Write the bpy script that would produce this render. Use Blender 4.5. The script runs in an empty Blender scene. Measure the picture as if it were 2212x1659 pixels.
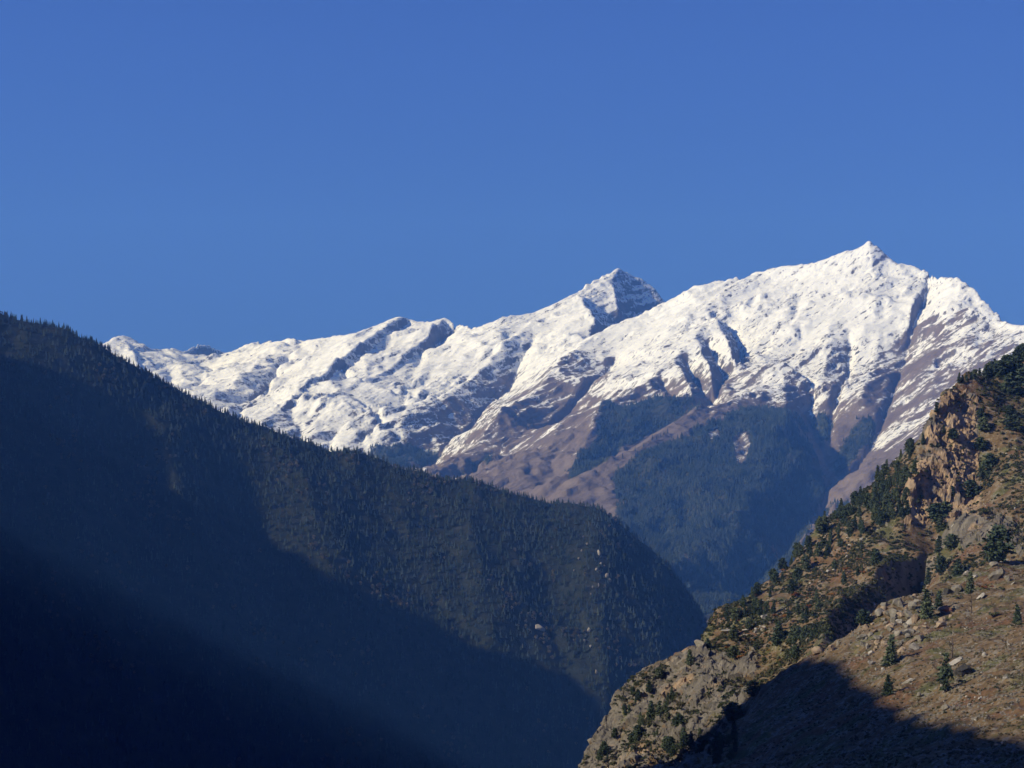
import bpy, math, random
import numpy as np
from mathutils import Vector

# ------------------------------------------------------------------ camera, sky, sun, exposure
scene = bpy.context.scene
C = scene.collection
K = 0.268 / 1106.0            # tangent per unit of the 2212 x 1659 tracing grid
W0 = 0.09                     # the lens is shifted up: verticals stay vertical
def U(px): return (np.asarray(px, float) - 1106.0) * K
def W(py): return (829.5 - np.asarray(py, float)) * K + W0
cam = bpy.data.cameras.new("camera"); camo = bpy.data.objects.new("camera", cam); C.objects.link(camo)
camo.location = (0, 0, 0); camo.rotation_euler = (math.radians(90), 0, 0)
cam.sensor_width = 36.0; cam.lens = 18.0 / 0.268; cam.shift_y = W0 / (2 * 0.268)
cam.clip_start = 1.0; cam.clip_end = 60000.0
scene.camera = camo

SUN_EL = math.radians(26.0)
_az = Vector((-0.87, -0.49, 0)).normalized()
SUN = Vector((_az.x * math.cos(SUN_EL), _az.y * math.cos(SUN_EL), math.sin(SUN_EL)))
sl = bpy.data.lights.new("sun", 'SUN'); so = bpy.data.objects.new("sun", sl); C.objects.link(so)
sl.energy = 4.9; sl.angle = math.radians(0.5); sl.color = (1.0, 0.985, 0.975)
so.rotation_euler = SUN.to_track_quat('Z', 'Y').to_euler(); so.location = (-300, -300, 3200)

SKY_TINT = (0.78, 1.06, 2.15)
world = bpy.data.worlds.new("World"); scene.world = world; world.use_nodes = True
wn = world.node_tree.nodes; wl = world.node_tree.links; wn.clear()
sky = wn.new('ShaderNodeTexSky'); sky.sky_type = 'NISHITA'; sky.sun_disc = False
sky.sun_elevation = SUN_EL; sky.sun_rotation = math.atan2(SUN.x, SUN.y)
sky.altitude = 3000; sky.air_density = 0.8; sky.dust_density = 0.0; sky.ozone_density = 3.0
bg = wn.new('ShaderNodeBackground'); bg.inputs['Strength'].default_value = 0.124
wo = wn.new('ShaderNodeOutputWorld')
# thin high-mountain air: the dark blue of the upper sky reaches far down
tc = wn.new('ShaderNodeTexCoord'); ma = wn.new('ShaderNodeVectorMath'); ma.operation = 'MULTIPLY_ADD'
ma.inputs[1].default_value = (1, 1, 1.0); ma.inputs[2].default_value = (0, 0, 0.44)
nm_ = wn.new('ShaderNodeVectorMath'); nm_.operation = 'NORMALIZE'
wl.new(tc.outputs['Generated'], ma.inputs[0]); wl.new(ma.outputs[0], nm_.inputs[0]); wl.new(nm_.outputs[0], sky.inputs['Vector'])
tint = wn.new('ShaderNodeVectorMath'); tint.operation = 'MULTIPLY'; tint.inputs[1].default_value = SKY_TINT
wl.new(sky.outputs[0], tint.inputs[0])
sx = wn.new('ShaderNodeSeparateXYZ'); wl.new(tc.outputs['Generated'], sx.inputs[0])
up = wn.new('ShaderNodeMapRange'); up.inputs[1].default_value = 0.25; up.inputs[2].default_value = 0.8; up.inputs[3].default_value = 1.0; up.inputs[4].default_value = 0.45
wl.new(sx.outputs['Z'], up.inputs[0])
dk = wn.new('ShaderNodeVectorMath'); dk.operation = 'SCALE'; wl.new(tint.outputs[0], dk.inputs[0]); wl.new(up.outputs[0], dk.inputs['Scale']); wl.new(dk.outputs[0], bg.inputs['Color']); wl.new(bg.outputs[0], wo.inputs['Surface'])

scene.view_settings.view_transform = 'Standard'; scene.view_settings.look = 'None'
scene.view_settings.exposure = 0.0; scene.view_settings.gamma = 1.0
scene.render.engine = 'CYCLES'
cy = scene.cycles
cy.use_denoising = True
cy.max_bounces = 5; cy.diffuse_bounces = 2; cy.glossy_bounces = 1; cy.volume_bounces = 0; cy.transparent_max_bounces = 8
cy.use_adaptive_sampling = False

HAZE_DENSITY = 6.0e-5
HAZE_COLOR = (0.10, 0.29, 0.95)

# ------------------------------------------------------------------ small helpers
rng = np.random.default_rng(11)
random.seed(5)

def _hash(ix, iy, seed):
    h = (ix.astype(np.int64) * 374761393 + iy.astype(np.int64) * 668265263 + seed * 974634777) & 0xFFFFFFFF
    h = ((h ^ (h >> 13)) * 1274126177) & 0xFFFFFFFF
    return h ^ (h >> 16)

def pnoise(x, y, seed=0):
    x0 = np.floor(x); y0 = np.floor(y)
    fx = x - x0; fy = y - y0
    ux = fx * fx * fx * (fx * (fx * 6 - 15) + 10); uy = fy * fy * fy * (fy * (fy * 6 - 15) + 10)
    def g(ix, iy, dx, dy):
        a = (_hash(ix, iy, seed) & 1023) * (2 * math.pi / 1024)
        return np.cos(a) * dx + np.sin(a) * dy
    n00 = g(x0, y0, fx, fy); n10 = g(x0 + 1, y0, fx - 1, fy)
    n01 = g(x0, y0 + 1, fx, fy - 1); n11 = g(x0 + 1, y0 + 1, fx - 1, fy - 1)
    return ((n00 * (1 - ux) + n10 * ux) * (1 - uy) + (n01 * (1 - ux) + n11 * ux) * uy) * 1.5

def fbm(x, y, octaves=5, seed=0, gain=0.5, lac=2.03):
    s = np.zeros_like(np.asarray(x, float)); a = 1.0
    for o in range(octaves):
        s += a * pnoise(x, y, seed + o * 17)
        x = x * lac + 13.7; y = y * lac - 7.3; a *= gain
    return s

def ridged(x, y, octaves=5, seed=0, gain=0.5, lac=2.03):
    s = np.zeros_like(np.asarray(x, float)); a = 1.0; w = 1.0
    for o in range(octaves):
        n = 1.0 - np.abs(pnoise(x, y, seed + o * 17)); n = n * n * w
        s += a * n; w = np.clip(n * 1.5, 0, 1)
        x = x * lac + 5.1; y = y * lac + 9.2; a *= gain
    return s

def smooth(a, n=1):
    for _ in range(n):
        p = np.pad(a, 1, mode='edge')
        a = (p[:-2, 1:-1] + p[2:, 1:-1] + p[1:-1, :-2] + p[1:-1, 2:] + 4 * a) / 8
    return a

def membrane(ny, nx, cons, iters=160):
    """harmonic sheet through the constraint cells; cons = (iy, ix, value)"""
    iy, ix, v = cons
    levels = [1]
    while min(ny, nx) // (levels[-1] * 2) >= 8: levels.append(levels[-1] * 2)
    z = None
    for f in reversed(levels):
        h, w = -(-ny // f), -(-nx // f)
        sm = np.zeros((h, w)); ct = np.zeros((h, w))
        np.add.at(sm, (iy // f, ix // f), v); np.add.at(ct, (iy // f, ix // f), 1)
        m = ct > 0; val = np.where(m, sm / np.maximum(ct, 1), 0)
        if z is None: z = np.full((h, w), v.mean())
        else:
            z = np.repeat(np.repeat(z, 2, 0), 2, 1)[:h, :w]
            if z.shape != (h, w): z = np.pad(z, ((0, h - z.shape[0]), (0, w - z.shape[1])), mode='edge')
        z = np.where(m, val, z)
        for _ in range(iters if f > 1 else 60):
            p = np.pad(z, 1, mode='edge')
            z = np.where(m, val, (p[:-2, 1:-1] + p[2:, 1:-1] + p[1:-1, :-2] + p[1:-1, 2:]) / 4)
    return z

def erode(z, dx, dy, depth, power=0.42, passes=2, iters=220, cap=4000.0):
    """cut branching gullies: many-direction flow accumulation, then incision where the water gathers"""
    for _ in range(passes):
        H, Wd = z.shape
        zz = smooth(z, 1)
        dirs = [(a, b) for a in (-1, 0, 1) for b in (-1, 0, 1) if (a or b)]
        P = np.pad(zz, 1, constant_values=1e9)
        ws = []
        for a, b in dirs:
            dist = np.sqrt((a * dy) ** 2 + (b * dx) ** 2)
            s = np.maximum(zz - P[1 + a:1 + a + H, 1 + b:1 + b + Wd], 0) / dist
            ws.append(s ** 2.5)
        tot = sum(ws) + 1e-12
        ws = [w / tot for w in ws]
        A = np.ones_like(z)
        for _i in range(iters):
            N = np.ones_like(z)
            for (a, b), w in zip(dirs, ws):
                f = A * w
                N[max(a, 0):H + min(a, 0), max(b, 0):Wd + min(b, 0)] += f[max(-a, 0):H + min(-a, 0), max(-b, 0):Wd + min(-b, 0)]
            A = N
        cut = np.minimum(A, cap) ** power
        cut = cut / (cap ** power)
        z = z - depth * smooth(cut, 1)
    return z

class Patch:
    """a sheet of ground on a fan-shaped grid: X = u*Y, rows spaced evenly in log Y"""
    def __init__(s, u0, u1, Y0, Y1, nx, ny):
        s.u = np.linspace(u0, u1, nx); s.Y = np.exp(np.linspace(math.log(Y0), math.log(Y1), ny))
        s.nx, s.ny = nx, ny
        s.UU, s.YY = np.meshgrid(s.u, s.Y); s.XX = s.UU * s.YY
        s.l0 = math.log(Y0); s.dl = (math.log(Y1) - s.l0) / (ny - 1); s.du = (u1 - u0) / (nx - 1)
        s.c = []
    def line(s, pts, world=False):
        for (a, b) in zip(pts[:-1], pts[1:]):
            n = 60
            for t in np.linspace(0, 1, n):
                px = a[0] + (b[0] - a[0]) * t; py = a[1] + (b[1] - a[1]) * t
                Y = math.exp(math.log(a[2]) * (1 - t) + math.log(b[2]) * t)
                s.c.append((float(U(px)), Y, float(W(py)) * Y))
    def line_z(s, pts):            # (px, Y, z)
        for (a, b) in zip(pts[:-1], pts[1:]):
            for t in np.linspace(0, 1, 60):
                s.c.append((float(U(a[0] + (b[0] - a[0]) * t)), a[1] + (b[1] - a[1]) * t, a[2] + (b[2] - a[2]) * t))
    def behind(s, pts, dY, fall):  # the far side of a crest
        for (a, b) in zip(pts[:-1], pts[1:]):
            for t in np.linspace(0, 1, 40):
                px = a[0] + (b[0] - a[0]) * t; py = a[1] + (b[1] - a[1]) * t; Y = a[2] + (b[2] - a[2]) * t
                s.c.append((float(U(px)), Y + dY, float(W(py)) * Y - fall * dY))
    def solve(s):
        c = np.array(s.c)
        ix = np.round((c[:, 0] - s.u[0]) / s.du).astype(int); iy = np.round((np.log(c[:, 1]) - s.l0) / s.dl).astype(int)
        ok = (ix >= 0) & (ix < s.nx) & (iy >= 0) & (iy < s.ny)
        s.z = membrane(s.ny, s.nx, (iy[ok], ix[ok], c[ok, 2]))
        return s.z
    def proj(s):                   # tracing-grid coordinates of every vertex
        return s.UU / K + 1106.0, 829.5 - (s.z / s.YY - W0) / K
    def height(s, X, Y):
        fx = (X / Y - s.u[0]) / s.du; fy = (np.log(Y) - s.l0) / s.dl
        fx = np.clip(fx, 0, s.nx - 1.001); fy = np.clip(fy, 0, s.ny - 1.001)
        ix = fx.astype(int); iy = fy.astype(int); a = fx - ix; b = fy - iy; z = s.z
        return (z[iy, ix] * (1 - a) + z[iy, ix + 1] * a) * (1 - b) + (z[iy + 1, ix] * (1 - a) + z[iy + 1, ix + 1] * a) * b
    def hit(s, px, py, ymin=0):    # first ground met by the sight line through a traced point
        u = float(U(px)); w = float(W(py))
        ix = int(np.clip(round((u - s.u[0]) / s.du), 0, s.nx - 1))
        col = s.z[:, ix] / s.Y
        k = np.nonzero((col >= w) & (s.Y > ymin))[0]
        i = int(k[0]) if len(k) else int(np.argmax(np.where(s.Y > ymin, col, -9)))
        Y = s.Y[i]
        return np.array([u * Y, Y, s.z[i, ix]])
    def slope(s):
        gy = np.gradient(s.z, axis=0) / np.gradient(s.YY, axis=0)
        gx = np.gradient(s.z, axis=1) / (s.du * s.YY)
        gY = gy - s.UU * gx
        return gx, gY
    def visible(s, margin=0.0):    # True where the sight line from the viewpoint reaches the vertex
        w = s.z / s.YY
        m = np.maximum.accumulate(w, axis=0)
        return w >= m - margin

def grid_mesh(name, X, Y, Z, mat, attrs=None, off=None):
    ny, nx = Z.shape
    co = np.stack([X, Y, Z], -1).reshape(-1, 3)
    if off is not None: co = co + off.reshape(-1, 3)
    idx = np.arange(ny * nx).reshape(ny, nx)
    q = np.stack([idx[:-1, :-1], idx[:-1, 1:], idx[1:, 1:], idx[1:, :-1]], -1).reshape(-1, 4)
    return raw_mesh(name, co, q, mat, attrs)

def raw_mesh(name, co, faces, mat, attrs=None, fattrs=None, shade=True, link=True):
    me = bpy.data.meshes.new(name)
    k = faces.shape[1]
    me.vertices.add(len(co)); me.vertices.foreach_set('co', np.ascontiguousarray(co, dtype=np.float32).ravel())
    me.loops.add(faces.size); me.loops.foreach_set('vertex_index', np.ascontiguousarray(faces, dtype=np.int32).ravel())
    me.polygons.add(len(faces)); me.polygons.foreach_set('loop_start', np.arange(0, faces.size, k, dtype=np.int32))
    me.polygons.foreach_set('use_smooth', np.full(len(faces), shade, dtype=bool))
    for kk, v in (attrs or {}).items():
        a = me.attributes.new(kk, 'FLOAT', 'POINT'); a.data.foreach_set('value', np.ascontiguousarray(v, dtype=np.float32).ravel())
    me.update(calc_edges=True)
    for m in (mat if isinstance(mat, (list, tuple)) else [mat]): me.materials.append(m)
    o = bpy.data.objects.new(name, me)
    if link: C.objects.link(o)
    return o

def tag(o, label=None, cat=None, group=None, kind=None):
    if label: o['label'] = label
    if cat: o['category'] = cat
    if group: o['group'] = group
    if kind: o['kind'] = kind
    return o

# ------------------------------------------------------------------ node helpers
class NT:
    def __init__(s, name):
        s.m = bpy.data.materials.new(name); s.m.use_nodes = True
        s.t = s.m.node_tree; s.n = s.t.nodes; s.l = s.t.links; s.n.clear()
        s.out = s.n.new('ShaderNodeOutputMaterial'); s.b = s.n.new('ShaderNodeBsdfPrincipled')
        s.b.inputs['Roughness'].default_value = 0.9; s.b.inputs['Specular IOR Level'].default_value = 0.15
        s.l.new(s.b.outputs[0], s.out.inputs['Surface'])
        s.geo = s.n.new('ShaderNodeNewGeometry'); s.P = s.geo.outputs['Position']
    def put(s, sock, v):
        if isinstance(v, bpy.types.NodeSocket): s.l.new(v, sock)
        elif isinstance(v, (tuple, list)) and len(v) == 3 and sock.type == 'RGBA': sock.default_value = (*v, 1)
        else: sock.default_value = v
    def attr(s, name):
        a = s.n.new('ShaderNodeAttribute'); a.attribute_name = name; return a.outputs['Fac']
    def math(s, op, a, b=0.0, clamp=False):
        m = s.n.new('ShaderNodeMath'); m.operation = op; m.use_clamp = clamp
        s.put(m.inputs[0], a); s.put(m.inputs[1], b); return m.outputs[0]
    def map(s, scale=(1, 1, 1), rot=(0, 0, 0), vec=None):
        m = s.n.new('ShaderNodeMapping'); m.inputs['Scale'].default_value = scale; m.inputs['Rotation'].default_value = rot
        s.l.new(vec or s.P, m.inputs['Vector']); return m.outputs[0]
    def streak(s, d, along, across):
        """object space turned so its x axis lies along d, stretched along it"""
        d = Vector(d).normalized(); q = d.rotation_difference(Vector((1, 0, 0))).to_euler()
        r = s.map(rot=tuple(q)); return s.map(scale=(1 / along, 1 / across, 1 / across), vec=r)
    def noise(s, vec, scale=1.0, detail=6, rough=0.55, dist=0.0, lac=2.0):
        n = s.n.new('ShaderNodeTexNoise'); n.inputs['Scale'].default_value = scale; n.inputs['Detail'].default_value = detail
        n.inputs['Roughness'].default_value = rough; n.inputs['Distortion'].default_value = dist; n.inputs['Lacunarity'].default_value = lac
        s.l.new(vec, n.inputs['Vector']); return n.outputs['Fac']
    def voro(s, vec, scale=1.0, feature='F1'):
        n = s.n.new('ShaderNodeTexVoronoi'); n.feature = feature; n.inputs['Scale'].default_value = scale
        s.l.new(vec, n.inputs['Vector']); return n.outputs['Distance'], (n.outputs['Color'] if feature == 'F1' else None)
    def step(s, v, a, b):
        m = s.n.new('ShaderNodeMapRange'); m.interpolation_type = 'SMOOTHSTEP'
        s.put(m.inputs[0], v); s.put(m.inputs[1], a); s.put(m.inputs[2], b); return m.outputs[0]
    def mix(s, f, a, b):
        m = s.n.new('ShaderNodeMix'); m.data_type = 'RGBA'
        s.put(m.inputs['Factor'], f); s.put(m.inputs[6], a); s.put(m.inputs[7], b); return m.outputs[2]
    def ramp(s, v, stops):
        r = s.n.new('ShaderNodeValToRGB'); e = r.color_ramp.elements
        while len(e) < len(stops): e.new(0.5)
        for x, (p, c) in zip(e, stops): x.position = p; x.color = (*c, 1)
        s.put(r.inputs[0], v); return r.outputs[0]
    def bump(s, h, dist, strength=1.0, prev=None):
        b = s.n.new('ShaderNodeBump'); b.inputs['Distance'].default_value = dist; b.inputs['Strength'].default_value = strength
        s.l.new(h, b.inputs['Height'])
        if prev is not None: s.l.new(prev, b.inputs['Normal'])
        return b.outputs[0]
    def color(s, c): s.put(s.b.inputs['Base Color'], c)
    def normal(s, n): s.l.new(n, s.b.inputs['Normal'])

def blocks(q, seed):
    """broken rock: cells with flat tilted faces, as one reads in jointed stone"""
    base = np.floor(q).astype(np.int64); best = np.full(len(q), 9e9); val = np.zeros(len(q))
    for dx in (-1, 0, 1):
        for dy in (-1, 0, 1):
            for dz in (-1, 0, 1):
                c = base + (dx, dy, dz); h = _hash(c[:, 0] + 131 * c[:, 2], c[:, 1] - 57 * c[:, 2], seed)
                f = lambda k: ((h >> k) & 255) / 255.0
                p = c + np.stack([f(0), f(8), f(16)], -1); d = ((q - p) ** 2).sum(1)
                h2 = _hash(c[:, 0] - 71 * c[:, 2], c[:, 1] + 29 * c[:, 2], seed + 5); g = lambda k: ((h2 >> k) & 255) / 127.5 - 1
                v = g(0) * 0.55 + ((q - p) * np.stack([g(8), g(16), g(3)], -1)).sum(1) * 0.75
                m = d < best; best = np.where(m, d, best); val = np.where(m, v, val)
    return val

def sstep(x, a, b):
    t = np.clip((x - a) / (b - a), 0, 1); return t * t * (3 - 2 * t)

def poly_mask(px, py, poly, soft=0):
    inside = np.zeros(px.shape, bool); n = len(poly)
    for i in range(n):
        x1, y1 = poly[i]; x2, y2 = poly[(i + 1) % n]
        c = ((y1 > py) != (y2 > py)) & (px < (x2 - x1) * (py - y1) / (y2 - y1 + 1e-9) + x1)
        inside ^= c
    return inside

# ------------------------------------------------------------------ the snow range
def build_range():
    p = Patch(-0.33, 0.36, 5600, 15500, 986, 1018)
    sky1 = [(-260, 800, 11800), (-100, 775, 12000), (60, 760, 12200), (170, 765, 12300), (222, 742, 12300), (245, 728, 12400), (262, 722, 12500), (285, 730, 12500),
            (310, 748, 12600), (330, 762, 12800), (345, 761, 12900), (370, 748, 13000), (395, 757, 13100), (415, 772, 13100)]
    sky2 = [(396, 758, 13400), (425, 742, 13750), (445, 738, 14000), (470, 751, 14400), (494, 767, 14750)]
    sky3 = [(470, 785, 13000), (488, 766, 13100), (505, 756, 13200), (530, 745, 13200), (560, 739, 13100), (575, 749, 12800), (585, 748, 12600), (620, 735, 12400), (660, 735, 12300),
            (720, 725, 12000), (780, 718, 11900), (800, 712, 11900), (840, 692, 11850), (870, 683, 11800), (890, 691, 11850), (915, 700, 11900),
            (930, 697, 11850), (945, 691, 11800), (960, 687, 11800), (985, 695, 11700), (1005, 703, 11500), (1020, 712, 11400), (1050, 699, 11300),
            (1080, 685, 11300), (1120, 681, 11400), (1150, 676, 11450), (1190, 658, 11500), (1240, 630, 11650), (1280, 608, 11850), (1310, 592, 12000), (1335, 577, 12100), (1360, 590, 12180),
            (1385, 600, 12230), (1410, 617, 12250), (1440, 655, 12230)]
    sky4 = [(1310, 702, 10550), (1340, 692, 10600), (1380, 676, 10650), (1435, 650, 10700), (1500, 618, 10700), (1560, 605, 10700), (1600, 601, 10700), (1630, 583, 10700), (1700, 572, 10600), (1760, 565, 10550),
            (1820, 543, 10520), (1850, 535, 10500), (1878, 518, 10500), (1905, 540, 10480), (1935, 568, 10450), (1980, 575, 10350), (2005, 586, 10250),
            (2020, 599, 10150), (2065, 595, 10000), (2100, 620, 9850), (2130, 650, 9700), (2165, 688, 9500), (2180, 696, 9400), (2212, 700, 9300), (2300, 712, 9100), (2500, 760, 8800)]
    for s_, d in ((sky1, 1300), (sky2, 1000), (sky3, 900), (sky4, 700)):
        p.line(s_); p.behind(s_, 90, 0.9)
    p.behind(sky4, 420, 0.85); p.behind(sky3[-9:], 700, 0.7); p.behind(sky2, 500, 0.8); p.line([(400, 774, 13300), (440, 784, 13800), (470, 786, 14200), (492, 780, 14550)]); p.behind(sky1, 1200, 0.5); p.behind(sky3[:-9], 1200, 0.55)
    L = p.line
    # crests running down to the left, and the gullies between them
    L([(262, 722, 12500), (300, 775, 11900), (345, 815, 11300), (390, 850, 10700)])
    L([(285, 760, 12200), (310, 790, 11800), (340, 830, 11300)])
    L([(395, 757, 13100), (430, 785, 12600), (470, 800, 12100), (440, 830, 11300), (410, 850, 10700)])
    L([(620, 735, 12400), (585, 762, 12000), (545, 796, 11300), (510, 822, 10800), (460, 850, 10300)])
    L([(650, 748, 12200), (612, 790, 11600), (570, 835, 10900), (530, 870, 10400), (500, 890, 10000)])
    L([(870, 683, 11800), (835, 705, 11500), (790, 735, 11150), (740, 775, 10700), (700, 806, 10350), (650, 840, 9950), (600, 872, 9600), (562, 895, 9300)])
    L([(884, 700, 11830), (846, 720, 11510), (801, 750, 11160), (751, 790, 10710), (710, 822, 10360), (655, 848, 9955), (604, 878, 9605)])
    L([(960, 687, 11800), (935, 715, 11400), (900, 745, 11050), (860, 770, 10700), (790, 812, 10200), (720, 855, 9800), (660, 900, 9450), (630, 935, 9250)])
    L([(1004, 732, 11840), (972, 742, 11640), (945, 752, 11440), (912, 762, 11060), (866, 777, 10705), (795, 818, 10200), (724, 859, 9800), (664, 903, 9460)])
    L([(1190, 658, 11500), (1150, 695, 11150), (1100, 735, 10800), (1040, 785, 10400), (970, 842, 9950), (890, 900, 9500), (820, 950, 9100)])
    L([(1124, 760, 10800), (1068, 833, 10290), (978, 938, 9560), (905, 994, 9050)])
    L([(1160, 715, 11000), (1133, 770, 10760), (1078, 843, 10240), (989, 949, 9500), (945, 980, 9150), (908, 1008, 8900)])
    L([(1310, 702, 10550), (1250, 735, 10250), (1200, 790, 9850), (1150, 840, 9500), (1085, 900, 9100), (1020, 955, 8750), (950, 1000, 8450)])
    L([(1330, 760, 10150), (1260, 845, 9650), (1200, 890, 9320), (1130, 940, 8980), (1061, 990, 8640), (986, 1036, 8320)])
    L([(1500, 618, 10700), (1535, 690, 10100), (1490, 752, 9650), (1410, 806, 9200), (1345, 842, 8900), (1298, 858, 8750), (1278, 930, 8350), (1245, 995, 8000), (1190, 1055, 7700)])
    L([(1230, 940, 8500), (1150, 985, 8250), (1080, 1035, 7950)])
    for a_ in ([(1545, 690, 10020), (1575, 745, 9640), (1586, 788, 9420)], [(1500, 738, 9700), (1532, 790, 9330), (1540, 838, 9080)], [(1455, 775, 9420), (1488, 830, 9060), (1500, 862, 8880)], [(1402, 812, 9120), (1438, 855, 8850)],
               [(1572, 702, 10140), (1598, 747, 9880), (1604, 780, 9690)], [(1530, 750, 9800), (1556, 800, 9490), (1556, 834, 9280)], [(1485, 792, 9510), (1514, 848, 9170)], [(1428, 817, 9240), (1464, 868, 8940)]): L(a_)
    L([(1655, 655, 10250), (1630, 720, 9950), (1590, 790, 9550), (1545, 850, 9150), (1500, 900, 8800), (1400, 965, 8400), (1290, 1030, 8000), (1180, 1085, 7700)])
    L([(1700, 572, 10600), (1725, 650, 10200), (1730, 720, 9800), (1695, 790, 9300), (1640, 832, 8950), (1590, 855, 8650), (1513, 885, 8300), (1404, 946, 7800), (1300, 1010, 7400), (1200, 1062, 7100)])
    L([(1690, 800, 9200), (1700, 850, 8800), (1690, 900, 8300), (1650, 980, 7800), (1610, 1080, 7200), (1570, 1190, 6700), (1545, 1290, 6250)])
    L([(1790, 700, 9800), (1785, 770, 9350), (1755, 830, 9150), (1738, 880, 8900), (1764, 950, 8520), (1787, 1010, 8260), (1793, 1062, 8050), (1747, 1150, 7500), (1657, 1265, 6800), (1577, 1322, 6350)])
    L([(1878, 518, 10500), (1895, 610, 10150), (1905, 690, 9800), (1885, 770, 9400), (1862, 850, 8950), (1835, 940, 8620), (1808, 1010, 8300)])
    L([(1835, 720, 9750), (1830, 790, 9350), (1805, 850, 9080), (1790, 920, 8700)])
    L([(2003, 590, 10270), (1986, 640, 10010), (1964, 692, 9740)])
    L([(2014, 603, 10290), (1996, 648, 10080), (1973, 702, 9800), (1952, 766, 9450), (1923, 850, 9030), (1899, 905, 8720), (1850, 980, 8420), (1803, 1048, 8100)])
    L([(2060, 598, 10000), (2045, 690, 9600), (2010, 780, 9150), (1975, 870, 8700), (1940, 950, 8300), (1880, 1030, 7850), (1815, 1085, 7500)])
    L([(2165, 690, 9500), (2120, 770, 9000), (2060, 850, 8550), (2000, 940, 8100), (1930, 1020, 7700), (1850, 1080, 7350)])
    L([(2300, 720, 9050), (2212, 860, 8300), (2100, 980, 7700)])
    L([(1810, 1088, 7250), (1730, 1165, 6800), (1640, 1290, 6150), (1600, 1340, 5900)]); L([(1900, 1110, 7000), (1850, 1200, 6400), (1800, 1300, 5900)])
    L([(2300, 1050, 7000), (2200, 1200, 6300)])
    # the shaded face of the second peak
    L([(1249, 627, 11560), (1266, 660, 11250), (1284, 694, 10920)]); L([(1284, 694, 10920), (1325, 699, 11380), (1362, 696, 11760), (1400, 688, 11980)])
    L([(1335, 577, 12100), (1322, 622, 11830), (1336, 662, 11560)]); L([(1386, 601, 12220), (1396, 645, 12060)])
    # feet hidden behind the wooded hill
    L([(300, 900, 9500), (500, 960, 9000), (700, 1000, 8800), (850, 1010, 8500)]); L([(-250, 1000, 8500), (200, 1000, 8500), (500, 1060, 8000), (800, 1075, 7800), (1000, 1075, 7500), (1180, 1110, 6800), (1380, 1180, 6300), (1500, 1290, 6000)])
    p.line_z([(-260, 5700, -300), (600, 5700, -330), (1300, 5700, -260), (1560, 5700, -210), (2300, 5700, 0)])
    z = p.solve()
    p.z = z = smooth(z, 2)
    X, Y = p.XX, p.YY
    base = z.copy()
    crest = np.zeros_like(z)
    for s_ in (sky1, sky2, sky3, sky4):
        q = Patch(-0.33, 0.36, 5600, 15500, 986, 1018); q.line(s_); c = np.array(q.c)
        ix = np.round((c[:, 0] - p.u[0]) / p.du).astype(int); iy = np.round((np.log(c[:, 1]) - p.l0) / p.dl).astype(int)
        ok = (ix >= 0) & (ix < p.nx) & (iy >= 0) & (iy < p.ny); crest[iy[ok], ix[ok]] = 1
    keep = crest
    for _ in range(5): keep = np.maximum(keep, smooth(keep, 6) * 1.5)
    keep = np.clip(smooth(keep, 12) , 0, 1)
    free = 1 - 0.85 * keep
    rough = ridged(X / 900, Y / 900, 6, 3, 0.55) - 1.0
    z = z + free * 36 * rough
    h = z[::2, ::2]
    e = erode(h, p.du * 2 * 9500, p.dl * 2 * 9500, 30, passes=3, iters=170, cap=2500, power=0.40) - h
    e = np.repeat(np.repeat(e, 2, 0), 2, 1)[:p.ny, :p.nx]; e = smooth(e, 1)
    z = z + e * (0.25 + 0.75 * free)
    # crags: rock steps that follow the dip of the strata, down to the left
    a = X * 0.86 + Y * 0.30 + z * 0.52; b = -X * 0.5 + Y * 0.1 + z * 0.87
    rg = 0.45 + 0.9 * sstep(fbm(X / 500, Y / 500, 3, 91), -0.1, 0.6)
    a2 = a + 60 * fbm(X / 400, Y / 400, 3, 93); b2 = b + 25 * fbm(X / 300, Y / 300, 3, 95)
    z = z + free * 20 * (ridged(a2 / 1300, b2 / 190, 4, 38, 0.5) - 1) + rg * (9 * (ridged(a2 / 420, b2 / 60, 5, 31, 0.62) - 1) + 5.5 * (ridged(a2 / 150, b2 / 22, 3, 35, 0.6) - 1)) + np.maximum(rg - 0.8, 0) * 9 * (ridged(X / 90, Y / 90, 3, 77, 0.6) - 1)
    # tilted beds: long snowy backs that break off in thin steps on their right side
    amp = sstep(fbm(X / 420, Y / 420, 3, 103), -0.25, 0.45) * (0.35 + 0.65 * free)
    f1 = (b2 / 105 + 0.35 * fbm(a2 / 700, b2 / 260, 3, 105)) % 1.0; f2 = (b2 / 41 + 0.4 * fbm(a2 / 300, b2 / 110, 3, 107)) % 1.0
    z = z + amp * (13 * (0.5 - f1) + 5.5 * (0.5 - f2))
    p.z = z
    px, py = p.proj()
    gx, gy = p.slope()
    # where the snow ends, as a height that differs along the range
    pb = [(-300, 900), (200, 900), (600, 960), (720, 985), (830, 955), (940, 965), (985, 950), (1040, 925), (1100, 915), (1180, 905), (1240, 885), (1300, 865), (1400, 858), (1500, 838), (1600, 868),
          (1700, 872), (1760, 880), (1800, 900), (1850, 880), (1900, 880), (1950, 900), (2000, 905), (2100, 870), (2212, 830), (2500, 830)]
    zl = np.array([p.hit(a_, b_)[2] for a_, b_ in pb])
    line = np.interp(px[0], [a_ for a_, _ in pb], zl); line = np.convolve(np.pad(line, 20, mode='edge'), np.ones(41) / 41, 'valid')
    d = z - line[None, :] + 150 * fbm(X / 500, Y / 500, 5, 51)
    snow = np.where(d > 0, d / 800.0, d / 520.0)
    snow = snow - 0.30 * smooth(poly_mask(px, py, [(1930, 740), (1985, 655), (2040, 690), (2085, 665), (2120, 700), (2175, 735), (2100, 860), (2010, 960), (1800, 1080), (1840, 960)]).astype(float), 40)
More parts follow.
